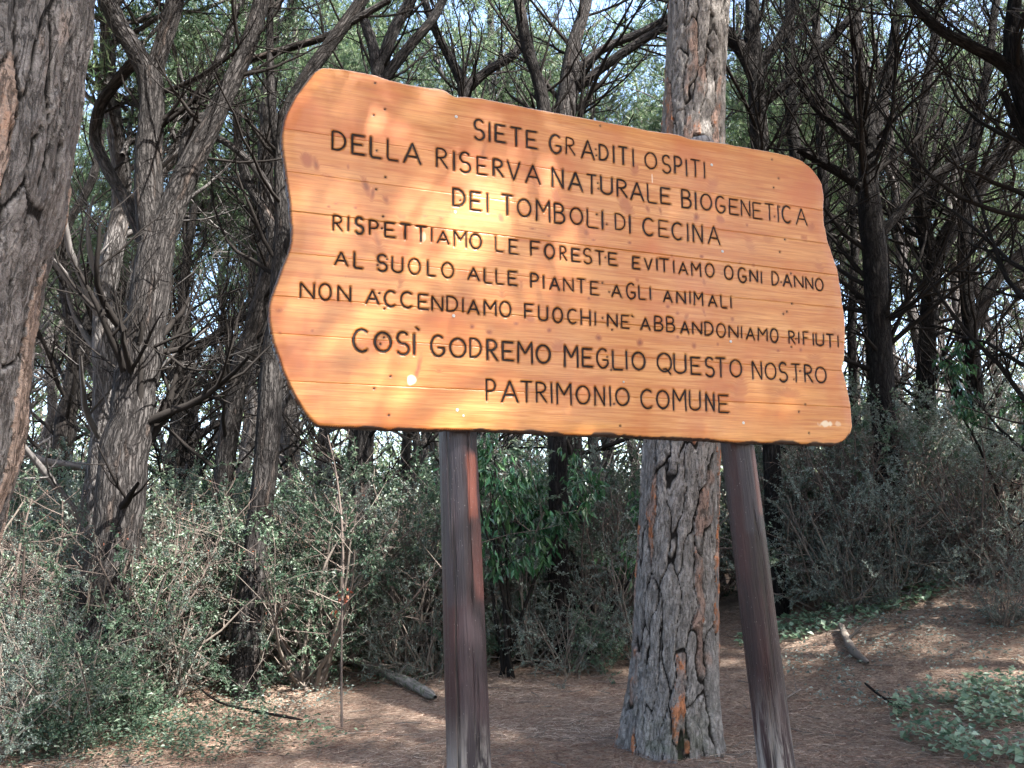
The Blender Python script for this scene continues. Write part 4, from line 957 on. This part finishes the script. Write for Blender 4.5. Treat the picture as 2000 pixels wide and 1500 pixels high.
# ================================================================== FAR PINES: variants and their copies
def variant(seed, H, label, group, cat='tree', lean=0.3, fork=True):
    g = np.random.default_rng(seed)
    o = thing('pine_tree', label, cat, (0, 0, 0), 0, group)
    k = 9; z = np.linspace(-0.1, H, k); wx = np.cumsum(g.normal(size=k)*0.13)+lean*(np.clip(z,0,99)/H)**1.5*g.choice([-1, 1]); wy = np.cumsum(g.normal(size=k)*0.13)
    rb = g.uniform(0.13, 0.18); T = resample(np.stack([wx-wx[0], wy-wy[0], z, rb*(1-0.72*z/H)], 1), 22)
    mb = MB(); tubes(mb, T[None, :, :3], T[None, :, 3], 9); kids = [mb.build('trunk', M_BARK_HAZED, o)]
    lp, lr = spawn(T[None, :, :3], T[None, :, 3], 4, g, 0.4, 0.75, (25, 50), (H*0.3, H*0.45), 0.5, 9, 0.75, 0.1, 0.03, taper=0.35)
    for i in range(3):
        mb = MB(); tubes(mb, lp[i:i+1], lr[i:i+1], 7); kids.append(mb.build('limb', M_BARK_HAZED, o))
    d1, d2, d3 = dead(T[None, :, :3], T[None, :, 3], g, 27, (0.8, 2.7), (0.12, 0.85), 5, 4, 0.7, ang=(35, 75), th=1.3)
    mb = MB(); tubes(mb, *d1, 4); tubes(mb, *d2, 3); tubes(mb, *d3, 3); b = mb.build('dead_wood', M_TWIG_HAZED, o, kind='stuff'); kids.append(b)
    up_p = np.concatenate([resample(T[12:], 9)[None, :, :3], lp]); up_r = np.concatenate([resample(T[12:], 9)[None, :, 3], lr])
    a1, r1 = spawn(up_p, up_r, 46, g, 0.15, 1, (30, 80), (0.8, 2.4), 0.35, 6, 0.5, 0.15, 0.014)
    a2, r2 = spawn(a1, r1, 260, g, 0.2, 1, (20, 65), (0.4, 1.0), 0.4, 4, 0.5, 0.15, 0.006)
    mb = MB(); tubes(mb, a1, r1, 4); tubes(mb, a2, r2, 3); kids.append(mb.build('crown_branch', M_BARK_HAZED, o, kind='stuff'))
    mb = MB(); foliage_tufts(mb, a2, 6500, g, (0.08, 0.16), 0.015, 7, 0.13); kids.append(mb.build('needle_crown', M_PINE, o, smooth=False))
    KIDS[o.name] = kids
    return o
FAR = 'slender dark pine crowding the forest well behind the sign'
variants = [variant(100+i, h, FAR, 'pines of the far forest') for i, h in enumerate((10.0, 11.5, 13.0, 10.5, 14.0))]
# broadleaf understorey trees
def leafy(seed, H, Rr, nl, LL, mat, name, label, cat, group=None, stems=7, droop=0.0, low=0.15, loc=(0, 0, 0), Wf=0.5, twm=None, dens=1.0, rz=0, elev=(0.75, 1.5)):
    g = np.random.default_rng(seed)
    o = thing(name, label, cat, loc, rz, group)
    st = np.zeros((stems, 7, 3)); az = g.uniform(0, 2*math.pi, stems); el = g.uniform(elev[0], elev[1], stems)
    d = np.stack([np.cos(az)*np.cos(el), np.sin(az)*np.cos(el), np.sin(el)], 1)
    st[:, 0] = g.normal(size=(stems, 3))*np.array([0.08, 0.08, 0])*H*0.4; st[:, 0, 2] = -0.03
    for k in range(1, 7):
        d = d+g.normal(size=d.shape)*0.12; d /= np.linalg.norm(d, axis=1, keepdims=True)
        st[:, k] = st[:, k-1]+d*(H*g.uniform(0.8, 1.1, (stems, 1)))/6
    sr = np.linspace(1, 0.35, 7)[None]*np.full((stems, 1), 0.009*H+0.004)
    n1 = int(stems*6*dens)
    a1, r1 = spawn(st, sr, n1, g, low, 1, (30, 85), (Rr*0.35, Rr*0.8), 0.25, 5, 0.55, 0.2, 0.003)
    a2, r2 = spawn(a1, r1, n1*4, g, 0.15, 1, (25, 75), (Rr*0.12, Rr*0.4), 0.15, 4, 0.55, 0.2, 0.002)
    mb = MB(); tubes(mb, st, sr, 5); tubes(mb, a1, r1, 3); tubes(mb, a2, r2, 3)
    k1 = mb.build('stem', twm or M_TWIGP, o, kind='stuff')
    al = a2
    pi = g.integers(0, len(al), nl); t = g.uniform(0.1, 1.0, nl)*3; i = np.minimum(t.astype(int), 2); f = (t-i)[:, None]
    pos = al[pi, i]*(1-f)+al[pi, i+1]*f; tg = al[pi, i+1]-al[pi, i]; tg /= np.linalg.norm(tg, axis=1, keepdims=True)+1e-9
    dr = tg*0.5+g.normal(size=(nl, 3))*0.6+np.array([0, 0, -droop]); nm = g.normal(size=(nl, 3))*0.6+np.array([0, 0, 1.0])
    Lv = g.uniform(0.7, 1.25, nl)*LL
    # branchlets carry leaves of one tone
    tone = np.clip(g.random(len(al))[pi]*0.6+g.random(nl)*0.45, 0, 1)
    mb = MB(); leaves(mb, pos+g.normal(size=pos.shape)*LL*0.25, dr, nm, Lv, Lv*Wf, tone)
    k2 = mb.build('foliage', mat, o, smooth=False)
    KIDS[o.name] = [k1, k2]
    return o
OAKL = 'young leafy green tree filling the gaps between far pine trunks'
oaks = [leafy(300+i, 5.0+i*0.8, 2.6, 7500, 0.085, M_OAK, 'leafy_tree', OAKL, 'tree', 'leafy trees of the far forest', 8, 0.1, 0.1) for i in range(3)]

def far_spots(n, y0, y1, sep, g, ylim=None, excl=()):
    out = []
    tries = 0
    while len(out) < n and tries < n*80:
        tries += 1
        y = math.sqrt(g.uniform(y0*y0, y1*y1)); x = g.uniform(-0.74, 0.80)*y
        if all((x-a)**2+(y-b)**2 > sep*sep for a, b in out): out.append((x, y))
    return out
g = np.random.default_rng(77)
first = [True]*len(variants)
spots = [(-1.2,14.5),(1.7,16.2),(0.4,19.0),(3.4,14.2),(-4.2,15.0),(-2.4,18.2),(5.6,17.5),(-6.8,16.5),(2.6,20.5),(7.8,15.2)]+far_spots(54, 15.5, 28, 1.7, g)
for i, (x, y) in enumerate(spots):
    k = i % len(variants); v = variants[k]; zz = float(gz(x, y)); s_ = g.uniform(0.85, 1.15)
    if first[k]: v.location = (x, y, zz); v.rotation_euler = (0, 0, g.uniform(0, 6.28)); v.scale = (s_,)*3; first[k] = False
    else: dup(v, (x, y, zz), g.uniform(0, 6.28), s_)
spots = far_spots(34, 30, 42, 2.2, g)
of = [True]*3
for i, (x, y) in enumerate(spots):
    k = i % 3; v = oaks[k]; zz = float(gz(x, y)); s_ = g.uniform(0.8, 1.25)
    if of[k]: v.location = (x, y, zz); v.scale = (s_,)*3; of[k] = False
    else: dup(v, (x, y, zz), g.uniform(0, 6.28), s_)
for (px_, Yd, s_, lb) in [(392, 22, 0.62, 'bright yellow green leafy tree seen between the many branched and crooked pines'), (1655, 24, 0.62, 'bright leafy tree glimpsed beside the lower right corner of the board'), (770, 23, 0.6, 'bright leafy tree glimpsed under the board left of the left post')]:
    d = ray(px_, 1000); x = d[0]/d[1]*Yd; o = dup(oaks[0], (x, Yd, float(gz(x, Yd))), 1.0+px_, s_, lb); del o['group']
# pines added around and behind the camera so their crowns shade and dapple the clearing
SHADE = 'pine added around the viewpoint so its crown shades the clearing'
shade = [(2.4,1.7,0.95),(7.5,-3.0,1.05),(-2.4,0.2,1.0),(6.4,3.6,1.0),(10.6,0.6,1.1),(8.8,6.0,1.0),(4.9,5.0,0.95),(-6.6,6.2,1.0),(-4.6,8.6,1.0),(3.2,-2.4,0.95),(6.0,0.8,1.0),(1.2,-5.2,1.05),(5.6,-4.2,1.1),(-3.0,-3.5,1.0),(9.0,3.5,1.0),(8.6,-0.8,1.1),(-5.5,1.0,1.0),(-5.0,5.0,0.95),(4.2,2.2,0.9),(11.5,7.5,1.0),(2.6,-8.5,1.1),(9.0,-7.0,1.1),(12,-3,1.1),(-8,3,1.0),(-8.5,8,1.0),(7.0,6.5,0.95),(13.5,2.5,1.0),(0.2,-2.2,1.0)]
for i, (x, y, s_) in enumerate(shade):
    o = dup(variants[i % 5], (x, y, float(gz(x, y))), g.uniform(0, 6.28), s_, SHADE, 'shade pines added around the viewpoint')

# far wood, one mass closing the view
g = np.random.default_rng(9)
n = 36000; yy = g.uniform(44, 70, n); xx = g.uniform(-0.85, 0.9, n)*yy; hh = g.random(n)**1.15*(13+7*vnoise(xx*0.15, yy*0.15, seed=4))
pos = np.stack([xx, yy, gz(xx, yy)+hh], 1)
mb = MB(); leaves(mb, pos, g.normal(size=(n, 3)), g.normal(size=(n, 3)), g.uniform(0.22, 0.5, n), g.uniform(0.14, 0.3, n), np.clip(vnoise(xx*.4, hh*.5, seed=3)+g.normal(size=n)*.15, 0, 1))
tag(mb.build('wood', M_OAK, smooth=False), 'far green wood closing the view behind all the trunks', None, kind='stuff')

# ================================================================== SHRUBS
shrubv = []
SHL = 'leafy evergreen shrub deep in the undergrowth behind the nearer thicket'
specs = [(1.5, 1.1, 8500, 0.030, M_SHRUB, 9), (1.9, 1.2, 9000, 0.037, M_SHRUB, 10), (1.2, 1.0, 7500, 0.024, M_SHRUBG, 10), (1.6, 1.1, 8000, 0.029, M_SHRUBG, 11), (0.75, 0.8, 2600, 0.048, M_SHRUB, 9)]
for i, (H, Rr, nl, LL, mt_, stn) in enumerate(specs):
    o = leafy(500+i, H, Rr, nl, LL, mt_, 'shrub', 'leafy evergreen shrub of the tangled undergrowth between the trunks', 'shrub', 'shrubs of the undergrowth', stn, 0.15, 0.05, loc=(0, 0, -50), Wf=0.55)
    shrubv.append(o)
usedv = [False]*5
def shrub(px, py, Yd, k, s_, label=None, group='shrubs of the undergrowth', sz=1.0):
    """px = picture column of the base, placed on the ground at distance Yd"""
    d = ray(px, py); x = d[0]/d[1]*Yd; z = float(gz(x, Yd))
    sc_ = (s_, s_, s_*sz)
    if not usedv[k]:
        o = shrubv[k]; o.location = (x, Yd, z-0.03); o.rotation_euler = (0, 0, random.uniform(0, 6.28)); o.scale = sc_; usedv[k] = True
        if label: o['label'] = label; 
        if label and 'group' in o: del o['group']
        return o
    label = label or SHL
    o = dup(shrubv[k], (x, Yd, z-0.03), random.uniform(0, 6.28), sc_, label, group); o['group'] = group
    if label != SHL: del o['group']
    return o
random.seed(8)
# left tangle, several rows
rowsL = [(6.3,(-70,50,150),0.62,(4,2)),(6.9,(-30,80,190,300),0.75,(4,2,0)),(7.6,(-60,40,150,260,360),0.92,(0,2,3)),(8.7,(0,120,240,350,440,540,620),1.02,(1,3,0)),(10,(0,110,220,330,450,560,680,780,840),1.15,(1,0,3,2)),(11.5,(40,170,290,410,520,650,740,850,1000,1110,1220),1.2,(1,0,3)),
 (9.1,(770,850,950,1020,1090,1160,1230),0.72,(3,2,4)),(10.1,(560,650,740,830,930,1010,1080,1150,1215),0.72,(4,3,2)),(10.7,(800,900,980,1060,1130,1200),1.1,(0,3,1)),(11.8,(930,1060,1150,1250),1.4,(1,3,0)),
 (10.9,(1540,1600,1690,1760,1850,1950,2040),1.2,(3,2,3,0)),(10.0,(1580,1640,1800,1870,1990),0.85,(2,3)),(12.1,(1450,1560,1640,1740,1840,1930,2030),1.35,(3,1,0)),(9.6,(1640,1740,1880,1980),0.8,(2,3)),(8.4,(1960,2060),0.65,(2,3))]
ROWN = {6.3: 'corner edge', 6.9: 'frontmost row', 7.6: 'second row', 8.7: 'third row', 10: 'fourth row', 11.5: 'fifth row',
        9.1: 'foremost low thicket', 10.1: 'low front thicket', 10.7: 'front thicket', 11.8: 'rear thicket', 10.9: 'middle bank', 12.1: 'bank top', 9.6: 'bank front', 10.0: 'fourth row', 8.4: 'low bank'}
MARK = [(-20, 'left of the foreground trunk'), (50, 'in front of the foreground trunk'), (100, 'just right of the foreground trunk'), (165, 'left of the forked pine'), (225, 'at the foot of the forked pine'), (290, 'right of the forked pine'), (355, 'below the many branched pine'),
        (420, 'below the crooked pine'), (470, 'left of the straight dark pine'), (530, 'at the straight dark pine'), (600, 'right of the straight dark pine'), (670, 'behind the bare thin stem'), (720, 'below the slender trunk'), (800, 'left of the left post'), (870, 'behind the left post'),
        (900, 'touching the left post'), (980, 'right of the left post'), (1050, 'under the middle of the board'), (1120, 'right of the middle gap'), (1180, 'left of the plated pine'), (1240, 'at the plated pine'), (1350, 'behind the plated pine'), (1460, 'behind the right post'),
        (1550, 'right of the right post'), (1600, 'under the right corner of the board'), (1660, 'below the fine stems'), (1710, 'left of the tall dark pine'), (1770, 'right of the tall dark pine'), (1850, 'below the sweeping limb'), (1900, 'left of the forked dark pine'), (1960, 'below the forked dark pine'), (2010, 'at the right edge'), (3000, 'beyond the right edge')]
KN = ['dark green', 'broad dark green', 'fine grey green', 'grey green', 'small dark green']
seen_l = set()
def near_label(Yd, cx_, k):
    mk = next(m for a, m in MARK if cx_ <= a)
    l_ = '%s shrub %s, %s' % (KN[k], mk, ROWN[Yd])
    if l_ in seen_l: l_ = l_.replace(' shrub', ' shrub (right one)')
    seen_l.add(l_); return l_
for Yd, cols, s0, ks in rowsL:
    for j, cx_ in enumerate(cols):
        lab = near_label(Yd, cx_, ks[j % len(ks)])
        shrub(cx_+random.uniform(-18, 18), 1100, Yd+random.uniform(-.25, .25), ks[j % len(ks)], s0*random.uniform(0.85, 1.15), lab)
for Yd in (13.2, 15.2, 18.0):
    n_ = int(20+Yd*0.2)
    for j in range(n_):
        cx_ = -80+2200*(j+random.uniform(0, 1))/n_
        shrub(cx_, 1080, Yd+random.uniform(-.7, .7), random.choice((0, 1, 3, 1)), random.uniform(0.7, 1.05))

def on_ground(px, py):
    d = ray(px, py); t = 1.0
    for _ in range(400):
        p = CAM+d*t
        if p[2] <= float(gz(p[0], p[1])): break
        t += 0.04
    return CAM+d*t
# singled out plants
p = on_ground(530, 1330); leafy(601, 0.75, 0.5, 700, 0.05, M_PALE, 'sapling', 'pale leaved sapling in front of the straight dark pine', 'sapling', None, 3, 0.2, 0.3, loc=(p[0], p[1], p[2]-.02), Wf=0.5, twm=M_TWIGP)
for (px_, Yd, s_, H, lb) in [(985, 9.0, 601, 2.3, 'drooping glossy leaved laurel right of the left post'), (1150, 9.4, 603, 2.2, 'drooping glossy leaved laurel left of the plated trunk'), (1985, 9.5, 604, 2.6, 'dark laurel with hanging leaves at the right edge')]:
    d = ray(px_, 1000); x = d[0]/d[1]*Yd
    leafy(s_, H, 0.75, 1300, 0.115, M_LAUREL, 'laurel_bush', lb, 'shrub', None, 6, 1.5, 0.5, loc=(x, Yd, float(gz(x, Yd))), Wf=0.36, elev=(1.1, 1.5), twm=M_TWIG)

# dry brown brush tangled among the green
for i, (px_, Yd, H, lb) in enumerate([(615, 9.0, 2.0, 'dry brown brush between the straight dark pine and the left post'), (790, 10.0, 2.1, 'dry brown brush just left of the left post'), (90, 7.8, 1.9, 'dry brown brush right of the foreground trunk'), (330, 8.0, 1.7, 'dry brown brush between the forked and crooked pines'),
      (1700, 10.4, 2.0, 'dry brown brush below the tall dark pine'), (1590, 11.0, 2.0, 'dry brown brush under the right corner of the board'), (1900, 9.4, 1.7, 'dry brown brush on the bank near the right edge'), (1180, 10.0, 1.8, 'dry brown brush left of the plated pine')]):
    d = ray(px_, 1000); x = d[0]/d[1]*Yd
    leafy(700+i, H, 0.9, 350, 0.022, M_RED if i % 3 == 0 else M_LITTER, 'dry_brush', lb, 'shrub', None, 16, 0.1, 0.05, loc=(x, Yd, float(gz(x, Yd))), Wf=0.5, twm=M_BRUSH, dens=2.6)

# ivy and small ground plants
g = np.random.default_rng(31)
def ground_patch(name, label, px_, py_, rx, ry, n, L, mat, kind='stuff', h=0.12, wf=0.9):
    c0 = on_ground(px_, py_); a = g.uniform(0, 2*math.pi, n); r_ = np.sqrt(g.random(n))
    x = c0[0]+np.cos(a)*r_*rx; y = c0[1]+np.sin(a)*r_*ry
    keep = fbm(x*3.1, y*3.1, o=2, seed=90) > 0.40; x, y = x[keep], y[keep]; m = len(x)
    pos = np.stack([x, y, gz(x, y)+g.random(m)*h+0.01], 1); d = g.normal(size=(m, 3)); d[:, 2] *= 0.25
    nm = g.normal(size=(m, 3))*0.35+np.array([0, -0.25, 1])
    mb = MB(); leaves(mb, pos, d, nm, g.uniform(0.6, 1.3, m)*L, g.uniform(0.6, 1.3, m)*L*wf, g.random(m))
    return tag(mb.build(name, mat, smooth=False), label, 'plant' if kind != 'stuff' else None, kind=kind if kind == 'stuff' else None)
ground_patch('ivy', 'pale green ivy spreading over the ground at the lower right corner', 2030, 1430, 0.95, 1.0, 3000, 0.055, M_IVY, h=0.16)
ground_patch('ivy', 'ivy carpet at the foot of the shrubs behind the right post', 1650, 1200, 1.3, 0.6, 1100, 0.07, M_IVY, h=0.08)
ground_patch('ground_plants', 'low green creepers over the needles at the lower left', 120, 1400, 1.8, 1.1, 5200, 0.038, M_SHRUB, h=0.25, wf=.55)
ground_patch('ground_plants', 'sparse low leaves left of the left post', 640, 1300, 1.6, 1.2, 2600, 0.036, M_SHRUB, h=0.09, wf=.6)
ground_patch('ground_plants', 'low leafy sprigs on the needles at the bottom left', 400, 1440, 1.5, 0.6, 900, 0.045, M_SHRUB, h=0.10, wf=.6)
ground_patch('ground_plants', 'knee high green tangle along the bottom left corner', 170, 1460, 1.5, 0.55, 5200, 0.034, M_SHRUB, h=0.26, wf=.55)
ground_patch('ground_plants', 'fine grey green creepers in front of the shrubs left of the left post', 480, 1370, 1.0, 0.6, 1500, 0.030, M_SHRUBG, h=0.12, wf=.55)
ground_patch('ground_plants', 'scattered small leaves on the right hand bank', 1820, 1290, 1.5, 1.3, 2200, 0.04, M_SHRUBG, h=0.10, wf=.6)

# needle litter
n = 130000; d0 = 2.0+9.5*g.random(n)**0.8; x = g.uniform(-0.75, 0.80, n)*d0; y = d0
pos = np.stack([x, y, gz(x, y)+0.006+0.02*g.random(n)+ (0.05*(fbm(x*3, y*3, o=3, seed=20)-0.5))*np.exp(-((x/14)**2+((y-6)/12)**2))], 1)
d = g.normal(size=(n, 3)); d[:, 2] *= 0.12
mb = MB(); needles(mb, pos, d, g.uniform(0.06, 0.14, n), 0.0040, np.clip(0.5*vnoise(x*1.3, y*1.3, seed=14)+0.6*g.random(n), 0, 1))
tag(mb.build('needle_litter', M_LITTER, smooth=False), 'fallen brown pine needles strewn over the forest floor', None, kind='stuff')

# small broken twigs lying among the needles
n = 700; d0 = 3.2+8*g.random(n); x = g.uniform(-0.7, 0.75, n)*d0; a_ = g.uniform(0, 6.28, n); L_ = g.uniform(0.05, 0.28, n)
pt = np.zeros((n, 4, 3)); bend = g.normal(size=n)*0.5
for k in range(4):
    if k: a_ = a_+bend/3
    px_ = x if k == 0 else px_+np.cos(a_)*L_/3; py_ = d0 if k == 0 else py_+np.sin(a_)*L_/3
    pt[:, k] = np.stack([px_, py_, gz(px_, py_)+0.02+0.012*g.random(n)], 1)
mb = MB(); tubes(mb, pt, np.linspace(1, .5, 4)[None]*g.uniform(0.002, 0.0065, n)[:, None], 4)
tag(mb.build('twig_litter', M_TWIGP), 'broken twigs scattered over the forest floor', None, kind='stuff')

# logs, sticks
mlg = NT('weathered_log'); uv = mlg.attr('buv', True); a_ = mlg.noise(mlg.map(uv, (40, 40, 6)), 1.0, 5, 0.7)
cl_ = mlg.mix(mlg.ramp(a_, [(0.35, 0), (0.65, 1)]), (0.06, 0.055, 0.05), (0.25, 0.23, 0.205)); cl_ = mlg.mix(mlg.ramp(mlg.noise(uv, 14, 3, 0.6), [(0.52, 0), (0.66, 0.8)]), cl_, (0.05, 0.075, 0.03))
M_LOG = mlg.fin(cl_, 0.9, mlg.bump(a_, 1.0, 0.01), 0.2)
def log(pts, rpx, label, mat=M_BARK, name='fallen_branch', cat='branch', rise=0.04, side=()):
    rows = []
    for (x_, y_, k) in pts:
        p = on_ground(x_, y_); rr_ = pr(rpx*k, p); rows.append([p[0], p[1], p[2]+rr_*0.7+rise, rr_])
    T = resample(np.array(rows), 22); base = np.array([T[0, 0], T[0, 1], T[0, 2], 0]); 
    o = None
    mb = MB(); T = T-base; rad = T[:, 3]*(1+0.25*(vnoise(np.arange(22)*.7, np.full(22, rpx), seed=3)-.5)); rad[0] *= .6; rad[-1] *= .4
    tubes(mb, T[None, :, :3], rad[None], 10)
    gg = np.random.default_rng(int(pts[0][0]))
    a1, r1 = spawn(T[None, :, :3], T[None, :, 3], 5, gg, 0.2, 0.9, (40, 80), (0.1, 0.4), 0.1, 4, 0.4, 0.1, 0.004); tubes(mb, a1, r1, 4)
    o = mb.build(name, mat); o.location = tuple(base[:3]); tag(o, label, cat); return o
log([(632,1278,.8),(680,1300,1),(740,1325,1),(800,1350,1.1),(850,1378,1)], 9, 'mossy grey log lying left of the left post', M_LOG, 'fallen_log', 'log')
log([(955,1275,1),(1000,1290,1),(1060,1305,.7)], 7, 'dark rotten branch lying right of the left post', M_BARK)
log([(1000,1305,.7),(1030,1293,.8),(1052,1280,.6)], 4, 'thin stick propped across the rotten branch', M_BARKD)
log([(1643,1232,.8),(1655,1262,1),(1672,1290,1),(1697,1308,.8)], 8, 'pale curved branch lying on the right bank', M_TWIGP)
log([(1535,1375,.8),(1565,1357,.8)], 2.5, 'short pale stick beside the right post', M_TWIGP, 'stick', 'stick')
log([(690,1288,.8),(760,1292,.8),(850,1285,.8)], 3, 'thin pale stick behind the mossy log', M_TWIGP, 'stick', 'stick')
log([(370,1355,.5),(450,1410,.8),(520,1425,1),(590,1438,.8)], 3, 'dark thin twig arching over the needles at the lower left', M_TWIG, 'stick', 'stick', rise=0.12)
log([(1690,1345,.8),(1720,1370,.8),(1770,1400,.6)], 3, 'dark stick among needles on the right', M_TWIG, 'stick', 'stick')

# thin bare stem standing left of the left post
p = on_ground(668, 1425); Yd = p[1]
rows = np.array([list(P(x_, y_, Yd))+[pr(r_, P(x_, y_, Yd))] for x_, y_, r_ in [(668,1425,3),(667,1350,2.4),(668,1200,2.2),(670,1080,2.3),(664,980,2),(652,900,1.6),(640,850,1.2)]])
T = resample(rows, 26); b0 = T[0].copy(); b0[3] = 0; T = T-b0
o = thing('bare_sapling', 'thin brown bare stem with a few red dead leaves, left of the left post', 'sapling', b0[:3])
gg = np.random.default_rng(6); mb = MB(); tubes(mb, T[None, :, :3], T[None, :, 3], 6)
a1, r1 = spawn(T[None, :, :3], T[None, :, 3], 22, gg, 0.3, 1, (35, 70), (0.1, 0.4), 0.1, 4, 0.6, 0.12, 0.0015); tubes(mb, a1, r1, 3); mb.build('stem', M_BRUSH, o)
mb = MB(); kk_ = 16; cc_ = np.array([P(x_, y_, Yd) for x_, y_ in [(660,1165),(672,1158),(655,1190),(682,1150),(668,1172),(650,1200),(676,1170),(664,1150)]*2])-b0[:3]
leaves(mb, cc_+gg.normal(size=cc_.shape)*0.015, gg.normal(size=(16, 3))+np.array([0, 0, -1]), gg.normal(size=(16, 3)), 0.05, 0.025, gg.random(16)); mb.build('dead_leaf', M_RED, o)
